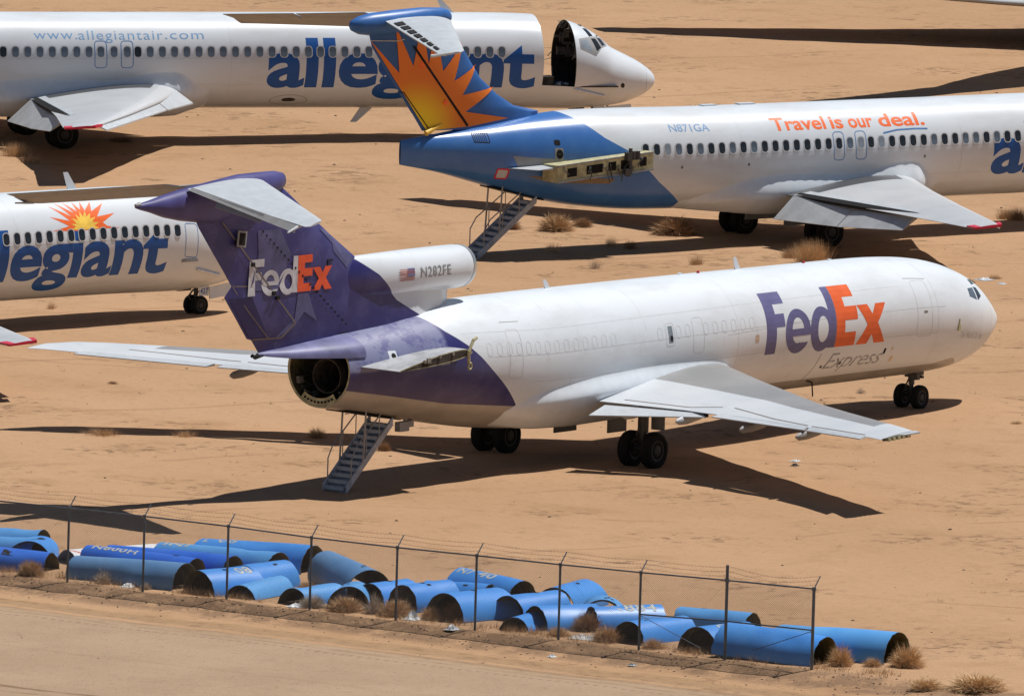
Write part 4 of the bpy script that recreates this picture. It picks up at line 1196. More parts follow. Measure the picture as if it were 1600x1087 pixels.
        for i in range(7):
            a = .9 + i * .66; f0 = lambda y: (42.0 + (44.0 - 42.0) * (y - .35) / 5.6, 8.285 + (7.61 - 8.285) * (y - .35) / 5.6)
            s_a, z_a = f0(a); s_b, z_b = f0(a + .48); k = 1 - .11 * i
            mb = MB(); mb.slab([L(s_a + .06, a, z_a + .012), L(s_b + .06, a + .48, z_b + .012), L(s_b + .06 + .34 * k, a + .48, z_b + .012 - .04 * k), L(s_a + .06 + .38 * k, a, z_a + .012 - .05 * k)], .01); mb.build('open_rib_bay', M['lineblack'], root)
        mb = MB(); mb.tube(L(43.7, 6.05, 7.62), L(44.6, 5.85, 7.5), .05, 8, .06); mb.build('stabiliser_horn', M['lgrey'], root, 40)
        # pylon stub with stripped engine mount
        ps = [(.7, 33.0, 2.97, 37.6, 2.84, .09), (1.9, 33.6, 2.95, 36.8, 2.83, .06)]
        wing_mesh('engine_pylon', ps, M['lgrey'], root)
        mb = MB()
        q = [(31.86, 2.1, 3.36), (36.1, 2.1, 2.99), (36.1, 2.1, 2.36), (31.86, 2.1, 2.68)]
        mb.hexa([L(31.86, 1.5, 2.70), L(36.1, 1.2, 2.38), L(36.1, 2.1, 2.36), L(31.86, 2.1, 2.68), L(31.86, 1.5, 3.34), L(36.1, 1.2, 2.97), L(36.1, 2.1, 2.99), L(31.86, 2.1, 3.36)])
        mb.build('engine_mount_beam', M['primer'], root)
        mb = MB()
        for (a, b) in ((0, .035), (.965, 1)):
            mb.slab([L(31.86 + 4.24 * 0, 2.11, 3.36 - .64 * a), L(36.1, 2.11, 2.99 - .60 * a), L(36.1, 2.16, 2.99 - .60 * a), L(31.86, 2.16, 3.36 - .64 * a)], .05)
        mb.build('mount_flange', M['rail'], root)
        for (t0, t1) in ((.10, .20), (.30, .47), (.53, .61), (.66, .78), (.86, .93)):
            mb = MB(); f1 = lambda t, k: L(36.1 - 4.24 * t, 2.108, (2.99 + .37 * t) - .63 * k)
            mb.add([f1(t0, .25), f1(t1, .25), f1(t1, .75), f1(t0, .75)], [(0, 1, 2, 3)]); mb.build('mount_opening', M['dark'], root)
        mb = MB()
        for i in range(16):
            t = rnd.uniform(.05, .98); p = f1(t, rnd.uniform(.1, .6)); mb.path([p, p + Vector((rnd.uniform(-.1, .1), -.12, -.1)), p + Vector((rnd.uniform(-.2, .2), -.1, -rnd.uniform(.2, .55)))], .018, 5)
        for t in (.72, .78, .80): mb.box(f1(t, .2) + Vector((0, -.1, .1)), (.22, .2, .3))
        mb.tube(f1(.74, 0) + Vector((0, -.1, .25)), f1(.74, 1.1) + Vector((0, -.12, 0)), .07, 8)
        mb.tube(f1(.70, .95) + Vector((0, -.15, 0)), f1(.70, .95) + Vector((0, -.25, 0)), .14, 12)
        tag(mb.build('mount_fittings', M['strut'], root), kind='stuff')
        skin_poly('vent_grille', B, root, ring(rrect(38.45, .62, .62, .42, .04), rrect(38.45, .62, .56, .36, .03)) + [('+', [(38.76 - .07 * i, .42), (38.735 - .07 * i, .42), (38.735 - .07 * i, .82), (38.76 - .07 * i, .82)]) for i in range(8)], M['lineblack'], .008)
        skin_poly('exhaust_plate', B, root, [('+', rrect(35.45, .10, .34, .44, .03))], M['mgrey'], .008)
        skin_poly('exhaust_hole', B, root, [('+', ell(35.43, .10, .14, .17, 18))], M['dark'], .012)
        skin_poly('exhaust_hole', B, root, [('+', rrect(35.5, .52, .24, .20, .05))], M['dark'], .010)
        skin_poly('bare_skin_patch', B, root, [('+', [(37.3, -.02), (34.2, -.12), (34.0, -.48), (37.0, -.5)])], M['mgrey'], .005)
        skin_poly('bare_skin_patch', B, root, [('+', [(36.6, -.75), (33.0, -.75), (33.2, -.95), (35.6, -.98)])], simple('brown_stain', (.23, .17, .11), .6), .005)
        skin_poly('warning_panel', B, root, ring(rrect(37.6, -.72, .50, .46, .08), rrect(37.6, -.72, .38, .34, .05)), M['red'], .008)
        skin_poly('warning_panel', B, root, [('+', rrect(37.6, -.72, .38, .34, .05))], M['lgrey'], .006)
        if stairs: airstair(root, 38.3, gz(38.3, 0) + .08, 35.75, 1.62, .80)
        mb = MB(); mb.slab([L(35.4, -.38, 1.60), L(35.4, .38, 1.60), L(37.7, .38, 2.14), L(37.7, -.38, 2.14)], .05); mb.build('stairwell', M['dark'], root)
    return root

M['skin'] = jet_skin('airliner_skin')
M['floor'] = simple('dusty_cabin_floor', (.50, .42, .34), .8, var=.2)
M['skin_tail'] = jet_skin('airliner_skin_blue_tail', True)
M['jetwing'] = jet_wing_mat()
M['jetflap'] = simple('flap_paint', (.43, .45, .465), .36, var=.12, scale=1.2)
M['flaghull'] = M['mgrey']

# the blue tailed one right behind the cargo jet
A = airliner((63.095, 28.931, -17.671), 'white jet with blue tail and orange sunburst fin, tail stairs lowered', 'parked jets', None, tail=True,
             win=(31.32, range(-1, 40), {17: 23.12, 19: 22.12, 18: 22.62}, (23.12, 22.12)), s_range=(6.0, 41.55), seed=5)
word('slogan_lettering', BMD, A, 'Travel', 25.97, 23.55, .90, 1.47, M['orange'], .022, 1.0)
word('slogan_lettering', BMD, A, 'is', 23.32, 22.75, .90, 1.43, M['orange'], .022, 1.0)
word('slogan_lettering', BMD, A, 'our', 22.50, 21.38, .90, 1.30, M['orange'], .022, 1.0)
word('slogan_lettering', BMD, A, 'deal.', 21.12, 19.05, .90, 1.47, M['orange'], .022, 1.0)
skin_poly('underline', BMD, A, [('+', strip([(21.05, .66), (20.4, .76), (19.6, .78), (19.0, .76)], .06))], M['lineblue'], .007)
word('registration', BMD, A, 'N871GA', 30.58, 28.8, 1.0, 1.32, M['regblue'], .008, 1.0)
word('title_lettering', BMD, A, 'allegiant', 16.05, 5.34, -1.69, .90, M['navy'], .027, .97)
for (s, v) in ((30.2, -.30), (27.2, -.28), (19.2, -.25)): skin_poly('drain_port', BMD, A, [('+', ell(s, v, .05, .06, 10))], M['line'], .008)
mb = MB(); mb.box(L(27.9, 0, 4.69), (.6, .3, .06)); mb.build('dorsal_fairing', M['white'], A)
mb = MB(); mb.box(L(26.2, 0, 4.69), (.7, .3, .06)); mb.build('dorsal_fairing', M['white'], A)

# the far one with its nose sawn open
Cj = airliner((66.652, 61.031, -36.0954), 'white jet with web address, its nose section sawn open, at upper left', 'parked jets', None, tail=True, stairs=False,
              win=(26.506, [k for k in range(-8, 42)], {8: 22.66, 10: 21.62, 9: 22.14}, (22.66, 21.62)), s_range=(0, 41.55), nose_cut=True, seed=9, dark=.1)
word('web_lettering', BMD, Cj, 'www.', 25.25, 23.55, .845, 1.10, M['webblue'], -.004, 1.12)
word('web_lettering', BMD, Cj, 'allegiantair', 23.50, 20.16, .70, 1.22, M['webblue'], -.004, 1.12)
word('web_lettering', BMD, Cj, '.com', 20.08, 18.55, .845, 1.10, M['webblue'], -.004, 1.12)
word('title_lettering', BMD, Cj, 'allegiant', 16.05, 5.34, -1.69, .90, M['navy'], .027, .97)
skin_poly('access_panel', BMD, Cj, ring(ell(15.0, -1.75, .75, .32, 30), ell(15.0, -1.75, .73, .30, 30)), M['line'], .006)
skin_poly('access_port', BMD, Cj, [('+', ell(15.0, -1.72, .28, .12, 20))], M['cavity'], .008)
mb = MB(); mb.hexa([L(11.8, -.02, 1.02), L(11.3, -.02, 1.02), L(11.3, .02, 1.02), L(11.8, .02, 1.02), L(12.2, -.01, .45), L(11.95, -.01, .45), L(11.95, .01, .45), L(12.2, .01, .45)]); mb.build('belly_antenna', M['white'], Cj)
mb = MB(); s = 8.35; z0 = BMD.t(s) - .02
mb.hexa([L(s + .25, -.02, z0), L(s - .2, -.02, z0), L(s - .2, .02, z0), L(s + .25, .02, z0), L(s + .5, -.01, z0 + .5), L(s + .3, -.01, z0 + .5), L(s + .3, .01, z0 + .5), L(s + .5, .01, z0 + .5)]); mb.build('blade_antenna', M['white'], Cj)

# the shorter one at the left with a sun over its name
Bj = airliner((2.3736, 32.3165, -11.175), 'white jet with orange sun over its name at left edge, behind purple fin', 'parked jets', '427', wing_shift=3.1, dark=1.0, tail=True, stairs=False,
              win=(12.537, [k for k in range(-12, 17)], {}, ()), s_range=(0, 41.55), seed=13)
word('title_lettering', BMD, Bj, 'allegiant', 14.85, 5.21, -1.75, .66, M['navy'], .027, .97)
so = [(10.43,.53),(9.66,.67),(10.4,1.04),(9.56,.85),(10.24,1.48),(9.43,1.0),(9.9,1.60),(9.26,1.12),(9.53,1.60),(9.1,1.19),(9.11,1.60),(8.93,1.26),(8.75,1.60),(8.74,1.21),(8.3,1.58),(8.47,1.16),(7.79,1.48),(8.31,.95),(7.49,1.05),(8.13,.73),(7.96,.6),(7.4,.52),(8.32,.52),(9.28,.49)]
si = [(9.61,.54),(9.37,.63),(9.55,.74),(9.3,.73),(9.46,.95),(9.21,.86),(9.23,1.1),(9.09,.94),(9.0,1.19),(8.94,.98),(8.75,1.2),(8.78,.97),(8.57,1.09),(8.65,.89),(8.39,.95),(8.6,.77),(8.3,.74),(8.55,.64),(8.32,.54),(9.01,.52)]
skin_poly('sun_emblem', BMD, Bj, [('+', so)], M['orange'], .006)
skin_poly('sun_emblem_centre', BMD, Bj, [('+', si)], M['gold'], .010)
skin_poly('galley_door', BMD, Bj, ring(rrect(4.13, .03, .62, 1.18, .12), rrect(4.13, .03, .57, 1.13, .1)), M['lineblue'], .006)
mb = MB(); mb.box(BMD.sv(4.15, -.66, .02), (.7, .06, .10)); mb.build('door_sill', M['mgrey'], Bj)
mb = MB(); s = 8.2; z0 = BMD.t(s) - .02
mb.hexa([L(s + .2, -.02, z0), L(s - .2, -.02, z0), L(s - .2, .02, z0), L(s + .2, .02, z0), L(s + .42, -.01, z0 + .6), L(s + .22, -.01, z0 + .6), L(s + .22, .01, z0 + .6), L(s + .42, .01, z0 + .6)]); mb.build('blade_antenna', M['white'], Bj)

# a fourth one beyond the top right corner, nose towards us; its right wing and the wing's shadow reach into view
Dj = airliner((97.92, 51.73, -129.3), 'jet mostly outside the top right corner, only part of its wing in view', 'parked jets', None, tail=False, s_range=(0, 24.0), seed=21, flap=False, zoff=.1, wscale=(1.2, 1.9))

# a big jet parked past the right edge: only the shadow of its tall tail falls into view
def big_tail():
    root = empty('large_jet', (88.5, 62.0, 0), R(5.5))
    tag(root, 'large white jet past the right edge, only its tall tail shadow in view', 'airplane', 'parked jets')
    z0 = 5.0
    loft('fuselage', [(-2.0, 0, 6.3, .3, .3), (-6, 0, 5.9, 1.2, 1.3), (-12, 0, 5.4, 2.3, 2.4), (-18, 0, 5.1, 2.8, 2.8), (-40, 0, 5.1, 2.8, 2.8)], M['white'], root, 32)
    wing_mesh('fin', [(6.2, -11.5, -2.2, .35), (16.0, -3.2, .3, .16)], M['white'], root, vertical=True)
    gear(root, -20, 3.5, tz(108.5, 64), .6, .45, .5, 3.0, .18); gear(root, -20, -3.5, tz(108.5, 64), .6, .45, .5, 3.0, .18)
    gear(root, -38, 0, tz(126.5, 65.5), .5, .4, .4, 3.0, .15, main=False)
big_tail()
# ------------------------------------------------------------------ curved blue shells behind the fence
def shell_mat(name, c1, c2):
    g = NG(name, .42, 0, .4)
    n1 = g.noise(.7, 5, .6); n2 = g.noise(6, 5, .7)
    c = g.mix(g.ramp(n1, .35, .7), c1, c2)
    c = g.mix(g.m('MULTIPLY', g.ramp(n2, .68, .74), .5), c, (.35, .42, .5))
    return g.out(c)
SH = [shell_mat('blue_shell_bright', (.05, .24, .66), (.07, .29, .72)),
      shell_mat('blue_shell_pale', (.09, .31, .66), (.115, .35, .70)),
      shell_mat('blue_shell_royal', (.022, .13, .60), (.035, .165, .65)),
      shell_mat('blue_shell_grey', (.10, .24, .46), (.13, .27, .48))]
INN = simple('shell_inside_primer', (.095, .088, .040), .75, var=.3, scale=3)
PALE = simple('worn_stencil', (.46, .47, .43), .6, var=.25, scale=9)

def shell(A_, B_, h, r, mat, label, marks=(), name='curved_shell', inside=INN):
    """A_ open end apex, B_ other end apex (x, y); apex height h; radius r"""
    A_ = Vector((A_[0], A_[1], 0)); B_ = Vector((B_[0], B_[1], 0))
    d = (B_ - A_); Lg = d.length; d.normalize()
    side = Vector((d.y, -d.x, 0))
    za = min(tz(A_.x, A_.y), tz(B_.x, B_.y)) - .03
    root = empty(name, (A_.x, A_.y, za), math.atan2(d.y, d.x))
    tag(root, label, 'shell', 'blue shells behind the fence')
    root.rotation_euler.x = .09 * math.sin(A_.y * 5.3); root.rotation_euler.y = .035 * math.sin(A_.y * 3.1 + 1)
    half = math.acos(max(-1, min(1, 1 - h / r)))
    zc = h - r
    na = 26; nl = max(3, int(Lg / .3))
    rnd = random.Random(int(abs(A_.x * 917 + A_.y * 531)))
    wob = [rnd.uniform(-.018, .018) for _ in range(na + 1)]
    def P(x, a, off=0.0):
        k = r * (1 + taper * (x / Lg - .5)) + off + .03 * math.sin(3.1 * a + rnd_ph) * (x / max(Lg, .1)) + dent * math.exp(-((x - dx_) / .35) ** 2 - ((a - da_) / .35) ** 2) + .018 * math.sin(2 * a + x)
        return Vector((x, -k * math.sin(a), zc + k * math.cos(a)))
    rnd_ph = rnd.uniform(0, 6); taper = rnd.uniform(-.10, .10); dent = -rnd.uniform(.02, .07); dx_ = rnd.uniform(.2, .8) * Lg; da_ = rnd.uniform(-.8, .8)
    ang = [-half + 2 * half * i / na for i in range(na + 1)]
    def grid(off, flip):
        V = [P(Lg * j / nl + (wob[i] if j in (0, nl) else 0), ang[i], off) for j in range(nl + 1) for i in range(na + 1)]
        k = na + 1
        F_ = [(j * k + i, j * k + i + 1, (j + 1) * k + i + 1, (j + 1) * k + i) for j in range(nl) for i in range(na)]
        return V, [f[::-1] for f in F_] if flip else F_
    V, F_ = grid(0, False); obj('outer_skin', V, F_, mat, root, smooth=True)
    V2, F2 = grid(-.02, True); obj('inner_skin', V2, F2, inside, root, smooth=True)
    k = na + 1; mb = MB()
    for j in (0, nl):
        mb = MB(); mb.add([V[j * k + i] for i in range(k)] + [V2[j * k + i] for i in range(k)], [(i, i + 1, k + i + 1, k + i) for i in range(na)])
        mb.build('cut_edge', M['primer_dark'], root)
    for f in (.12, .35, .6, .85):
        mb = MB(); mb.path([P(Lg * f, a, -.055) for a in ang], .022, 4); mb.build('rib', inside, root)
    for mk in marks:
        if mk[0] == 't':
            _, t, x0, x1, a0, a1 = mk      # lettering along the length
            V2_, F2_ = fit_text(t, x0 * Lg, x1 * Lg, a0 * r, a1 * r, .02, 1.1)
            put_print('stencil', V2_, F2_, lambda u, v: P(u, v / r, .006), PALE, root)
        elif mk[0] == 'h':
            _, x, a, w_, hh = mk
            V2_, F2_ = ops_mesh([('+', rrect(x * Lg, a * r, w_, hh, .03))])
            put_print('slot', V2_, F2_, lambda u, v: P(u, v / r, .006), M['dark'], root)
    return root

def sp(n=3):
    return [('h', random.uniform(.3, .8), random.uniform(-.5, .5), .16, .09) for _ in range(n)]
_b, _p, _y, _g = SH
shells = [
 ((-57.4, -2.6), (-57.0, -4.4), .74, .70, _p, 'pale blue shell at left edge, farthest back of that corner', sp(2)),
 ((-59.2, -5.5), (-57.2, -4.4), .72, .66, _b, 'short blue shell with arched opening facing the fence, near left edge', sp(2)),
 ((-58.6, -3.2), (-58.2, -5.2), .70, .66, _p, 'blue shell half hidden behind the arched one at left edge', sp(2)),
 ((-60.6, -4.2), (-59.9, -6.9), .66, .68, _y, 'royal blue shell with dark slots at left edge beside dry bush', [('h', .55, .5, .35, .2)] + sp(2)),
 ((-60.15, -12.1), (-60.25, -8.2), .80, .66, _g, 'long smooth blue tube in front, between the two leftmost fence posts', [('h', .3, .2, .05, .03)]),
 ((-58.65, -11.3), (-58.85, -7.5), .72, .60, _y, 'royal blue tube with large stencilled letters behind the long smooth tube', [('t', 'N800H', .93, .52, -.50, -.08), ('h', .18, 0, .2, .1)]),
 ((-57.3, -11.7), (-57.3, -7.2), .74, .60, _y, 'royal blue tube third from front in the left row', [('h', .22, .1, .2, .1)]),
 ((-55.85, -12.3), (-55.8, -8.0), .80, .66, _p, 'pale blue tube with short stencil, second from back in left row', [('t', 'INI', .95, .74, -.45, -.05)]),
 ((-54.1, -12.3), (-54.3, -8.3), .82, .66, _b, 'blue tube at the very back of the left row', [('t', 'L', .95, .90, -.40, -.02), ('t', 'V0', .84, .66, -.40, -.02)]),
 ((-57.7, -17.0), (-55.6, -14.0), .85, .70, _g, 'grey blue tube lying askew with its dark opening to the right', [('h', .2, .2, .25, .07), ('h', .15, .02, .2, .05)]),
 ((-60.85, -13.1), (-58.9, -13.6), .70, .72, _b, 'blue shell stencilled 108 with opening to the left', [('t', '108', .50, .88, .62, .08), ('h', .42, .25, .15, .09)]),
 ((-59.1, -13.4), (-57.3, -13.6), .76, .74, _b, 'blue shell right behind the one stencilled 108', sp(2)),
 ((-60.85, -14.6), (-58.6, -14.4), .46, .58, _p, 'low pale blue shell stencilled 71 beside a fence post', [('t', '71', .42, .85, .55, -.1)]),
 ((-60.8, -16.5), (-58.9, -16.6), .52, .56, _p, 'low pale blue shell with white plastic at its mouth', sp(1)),
 ((-60.5, -18.3), (-58.7, -17.2), .68, .60, _p, 'pale blue shell with bush before its dark mouth, by middle posts', sp(2)),
 ((-59.2, -18.1), (-57.5, -18.3), .70, .64, _b, 'blue shell with one slot behind the pale one by middle posts', [('h', .5, .1, .16, .1)]),
 ((-59.6, -19.6), (-57.7, -19.9), .80, .60, _b, 'blue shell whose arched mouth stands right at a fence post', sp(2)),
 ((-60.4, -21.7), (-58.0, -22.0), .84, .78, _b, 'big blue shell with brown brush filling its mouth', [('h', .5, .1, .2, .1)] + sp(1)),
 ((-56.2, -20.3), (-56.5, -18.2), .60, .58, _b, 'low blue shell behind the brush filled one', sp(3)),
 ((-55.6, -21.0), (-55.3, -18.5), .75, .66, _b, 'stencilled blue tube alone at the back, middle of the row', [('t', 'N7', .95, .72, -.55, -.05), ('t', '40', .64, .38, -.55, -.05), ('h', .3, .3, .2, .1)]),
 ((-58.9, -22.9), (-56.9, -23.2), .74, .70, _b, 'blue shell with dark round mouth behind the slotted low one', [('h', .55, .2, .18, .1)] + sp(1)),
 ((-60.8, -24.5), (-58.5, -24.2), .46, .52, _b, 'low blue shell with rectangular slot on its near side', [('h', .80, .85, .8, .22)]),
 ((-59.9, -24.6), (-58.0, -25.4), .68, .68, _b, 'blue shell with pale scraped edge behind a fence post', sp(1)),
 ((-56.3, -22.7), (-54.0, -22.3), .75, .66, _b, 'blue shell with dark mouth at the back, right of the stencilled tube', [('h', .6, .2, .16, .1)]),
 ((-56.7, -24.7), (-56.1, -24.3), .66, .66, _p, 'short pale blue arch open at both ends', sp(3)),
 ((-58.8, -25.8), (-57.0, -27.0), .70, .62, _b, 'blue shell stencilled N884 with brush in its mouth', [('t', 'N884', .2, .9, .5, -.08)]),
 ((-60.6, -28.4), (-58.3, -28.7), .68, .66, _b, 'blue shell in front, left of the taller corner post bay', [('h', .25, .2, .14, .04)]),
 ((-60.5, -30.8), (-58.5, -31.1), .74, .80, _b, 'blue shell with wide dark mouth beside the long front tube', [('t', 'Q', .30, .52, .5, .05), ('t', 'IV', .68, .9, .3, -.12)]),
 ((-56.2, -29.7), (-56.5, -27.4), .66, .58, _p, 'pale blue tube alone behind the taller post', [('h', .7, .2, .2, .1)]),
 ((-60.3, -35.1), (-60.55, -31.8), .86, .76, _b, 'long blue tube crossing behind the last fence post', [('h', .6, .9, .06, .2)]),
 ((-58.35, -36.3), (-58.6, -32.4), .92, .78, _p, 'rightmost blue tube, reaching past the end of the fence', []),
]
for a in shells: shell(*a)
WH = NG('white_red_panel', .5, 0, .3)
_, x, y, z = WH.oco()
ln = WH.ramp(WH.m('PINGPONG', WH.m('ADD', x, WH.m('MULTIPLY', y, .8)), .75), .06, .03)
WH.out(WH.mix(ln, (.74, .73, .72), (.55, .10, .08)))
shell((-55.4, -7.6), (-58.0, -6.1), .52, 1.3, WH.mat, 'white curved panel with red lines behind the left row of tubes', [], 'scrap_shell', M['lgrey'])

# ------------------------------------------------------------------ fence
FX = -61.5
POSTS = [(-2.7, .0, 2.12), (-5.7, -.03, 2.15), (-8.75, -.07, 2.18), (-11.54, .05, 2.20), (-14.62, .12, 2.19), (-17.65, .06, 2.14), (-20.76, .17, 2.14), (-23.61, -.01, 2.17), (-26.59, -.02, 2.19), (-29.44, -.01, 2.23), (-32.47, .03, 2.29), (-35.5, -.09, 2.33)]
def fence():
    root = empty('chain_link_fence', (FX, POSTS[-1][0], 0))
    tag(root, 'grey chain-link fence with barbed wire running in front of the blue shells', 'fence')
    off = Vector((FX, POSTS[-1][0], 0))
    fmt = simple('galvanised_steel', (.13, .145, .16), .5, .3, var=.2)
    wire = simple('fence_wire', (.20, .205, .21), .5, .4)
    barb = simple('barbed_wire_rust', (.10, .07, .055), .7, .2)
    W = lambda y, z, x=FX: Vector((x, y, z)) - off
    for i, (y, zb, zt) in enumerate(POSTS):
        tall = i == 10; end = i == len(POSTS) - 1
        mb = MB(); r = .046 if (tall or end) else .036
        zg = tz(FX, y) - .1
        mb.tube(W(y, min(zg, zb)), W(y, zt + (.44 if tall else .02)), r, 10)
        mb.tube(W(y, zt - .05), W(y, zt + .05), r * 1.35, 10)
        p = mb.build('post', fmt, root, 40)
        if not tall:
            mb = MB(); mb.tube(W(y, zt), W(y, zt + .34, FX + .30), .020, 6); mb.build('barb_arm', fmt, p)
    for (y0, a0, z0), (y1, a1, z1) in zip(POSTS, POSTS[1:]):
        mb = MB(); mb.tube(W(y0, z0), W(y1, z1), .024, 8); mb.build('top_rail', fmt, root, 40)
    for (i, z0, z1) in ((9, 1.02, 1.11), (10, 1.11, 1.14)):
        mb = MB(); mb.tube(W(POSTS[i][0], z0), W(POSTS[i + 1][0], z1), .022, 8); mb.build('mid_rail', fmt, root, 40)
    mb = MB(); mb.tube(W(-29.44, 1.0), W(-31.6, .25), .010, 5); mb.build('truss_rod', fmt, root)
    mb = MB(); mb.tube(W(-35.5, 1.12), W(-33.4, .35), .010, 5); mb.build('truss_rod', fmt, root)
    for k in range(3):
        mb = MB(); t = (k + 1) / 3.0
        P = []
        for (y0, a0, z0), (y1, a1, z1) in zip(POSTS, POSTS[1:]):
            for j in range(6):
                u = j / 6; sag = .05 * math.sin(math.pi * u) * (3.2 if y1 < -35 else 1)
                P.append(W(y0 + (y1 - y0) * u, z0 + (z1 - z0) * u + .34 * t - sag, FX + .30 * t))
        P.append(W(POSTS[-1][0], POSTS[-1][2] + .34 * t, FX + .30 * t))
        mb.path(P, .003, 3)
        rnd = random.Random(k)
        for a, b in zip(P, P[1:]):
            for u in (.12, .37, .62, .87):
                q = a.lerp(b, u); mb.tube(q + Vector((rnd.uniform(-.03, .03), -.02, -.03)), q + Vector((rnd.uniform(-.03, .03), .02, .03)), .003, 3, cap=False)
        mb.build('barbed_wire', barb, root)
    # woven mesh, one panel per bay: two sets of diagonal wires, 5 cm diamonds
    cell = .066
    for (y0, b0, z0), (y1, b1, z1) in zip(POSTS, POSTS[1:]):
        mb = MB(); wd = y0 - y1; lo = min(b0, b1) + .02; 
        top = lambda y: z0 + (z1 - z0) * (y0 - y) / wd - .02
        H = max(z0, z1) - lo
        for sgn in (1, -1):
            c = -H
            while c < wd + H:
                # line: u = c + sgn*(z-lo) , u measured from y0
                za, zb = lo, max(z0, z1)
                ua, ub = c, c + sgn * (zb - za)
                # clip to 0..wd
                pts = [(ua, za), (ub, zb)]
                (u0, q0), (u1, q1) = pts
                if u0 > u1: u0, q0, u1, q1 = u1, q1, u0, q0
                if u1 > 0 and u0 < wd:
                    if u0 < 0: q0 = q0 + (q1 - q0) * (0 - u0) / (u1 - u0); u0 = 0
                    if u1 > wd: q1 = q0 + (q1 - q0) * (wd - u0) / (u1 - u0); u1 = wd
                    tp = top(y0 - (u0 + u1) / 2)
                    if abs(q1 - q0) > .01:
                        mb.tube(W(y0 - u0, min(q0, tp), FX + .004 * sgn), W(y0 - u1, min(q1, tp), FX + .004 * sgn), .0032, 3, cap=False)
                c += cell
        tag(mb.build('chain_mesh', wire, root), kind='stuff')
fence()

# ------------------------------------------------------------------ dry brush
TW = [simple('dry_twigs', (.55, .37, .21), .9, var=.3, scale=6), simple('grey_twigs', (.50, .41, .32), .9, var=.3, scale=6), simple('straw', (.66, .45, .25), .9, var=.25, scale=6), simple('dark_twigs', (.36, .22, .12), .9, var=.3, scale=6)]
def brush_mesh(seed, n, style):
    rnd = random.Random(seed); V = []; F_ = []
    for i in range(n):
        if style == 'tumble':
            a = rnd.uniform(0, 6.283); e = math.asin(rnd.random()) * .95
            d = Vector((math.cos(a) * math.cos(e), math.sin(a) * math.cos(e), math.sin(e)))
            r0 = rnd.uniform(0, .55); p = d * r0 * .9; ln = rnd.uniform(.25, .5)
            dd = (d + Vector((rnd.uniform(-.8, .8), rnd.uniform(-.8, .8), rnd.uniform(-.5, .6)))).normalized()
        else:
            p = Vector((rnd.gauss(0, .35), rnd.gauss(0, .35), 0)); ln = rnd.uniform(.45, 1.0)
            dd = Vector((rnd.gauss(0, .35) + p.x * .6, rnd.gauss(0, .35) + p.y * .6, 1)).normalized()
        q = p + dd * ln
        if style == 'tumble' and q.length > 1: q *= 1 / q.length
        q.z = max(q.z, .0)
        sd_ = dd.cross(Vector((rnd.uniform(-1, 1), rnd.uniform(-1, 1), rnd.uniform(-1, 1)))).normalized() * rnd.uniform(.004, .011)
        mid = p.lerp(q, .5) + Vector((rnd.uniform(-.05, .05), rnd.uniform(-.05, .05), rnd.uniform(-.03, .05)))
        b = len(V)
        V += [p - sd_, p + sd_, mid - sd_ * .7, mid + sd_ * .7, q]
        F_ += [(b, b + 1, b + 3, b + 2), (b + 2, b + 3, b + 4)]
    me = bpy.data.meshes.new('brush'); me.from_pydata([tuple(v) for v in V], [], F_); me.update()
    return me
BR = {}
def bush(x, y, wd, hh, label, style='tumble', m=0, dens=1.0, name='dry_bush'):
    k = (style, m, round(x * 7) % 4, dens)
    if k not in BR:
        me = brush_mesh(k[2] * 13 + m * 5 + len(style), int(1100 * dens), style)
        me.materials.append(TW[m]); BR[k] = me
    o = link(bpy.data.objects.new(name, BR[k]))
    o.location = (x, y, tz(x, y) - .02); o.rotation_euler = (0, 0, (x * 3.7) % 6.28)
    o.scale = (wd / 2, wd / 2, hh)
    tag(o, label, 'bush', 'dry bushes')
    return o
BUSH = [
 (-61.15, -7.1, .95, .58, 'dense brown bush before the royal blue shell at left edge', 'tumble', 0, 1.6),
 (-61.0, -9.7, .85, .52, 'bare branching bush in front of the long smooth tube', 'tumble', 1, .35),
 (-61.05, -11.3, .5, .3, 'small dry tuft at the right end of the long smooth tube', 'tumble', 1, .5),
 (-57.9, -14.9, .8, .4, 'brown tuft between the left row and the shell behind the 108 one', 'tumble', 0, 1.0),
 (-60.95, -17.35, 1.0, .5, 'grey bush right of the white plastic at the middle posts', 'tumble', 1, 1.0),
 (-60.9, -18.5, 1.3, .55, 'wide brown bush before the pale shell by the middle posts', 'tumble', 0, 1.4),
 (-60.7, -19.4, .9, .75, 'tall bare bush beside the post mouth shell', 'tumble', 1, .35),
 (-60.6, -20.1, 1.2, .62, 'brown bush just left of the fence post at the arched mouth', 'tumble', 0, 1.3),
 (-60.5, -21.3, .8, .5, 'reddish brown tuft left of the brush filled mouth', 'tumble', 0, 1.0),
 (-60.0, -21.9, 1.2, .62, 'dark brown brush stuffed inside the big shell mouth', 'tumble', 3, 2.0),
 (-60.8, -26.1, .9, .36, 'faint brown tuft right of the slotted low shell', 'tumble', 0, .8),
 (-59.2, -26.0, 1.1, .68, 'round brush inside the mouth of the shell stencilled N884', 'tumble', 3, 2.0),
 (-60.75, -27.8, 1.1, .55, 'brown bush beside white plastic scraps', 'tumble', 0, 1.6),
 (-60.9, -29.5, .8, .4, 'thin tuft left of the wide dark mouth', 'tumble', 0, .8),
 (-60.2, -35.6, .9, .75, 'tawny bush at the mouth of the tube by the last post', 'tumble', 2, 1.2),
 (-59.6, -36.3, .7, .35, 'low straw tuft between the two rightmost tubes', 'tumble', 0, .8),
 (-58.9, -37.0, 1.2, .80, 'tawny bush filling the mouth of the rightmost tube', 'tumble', 2, 1.4),
 (-61.6, -41.3, 2.0, .55, 'broad tawny bush at the bottom right corner', 'tumble', 2, 2.0),
 (-62.3, -40.0, 1.2, .40, 'low tawny bush left of the broad one at bottom right', 'tumble', 2, 1.2),
]
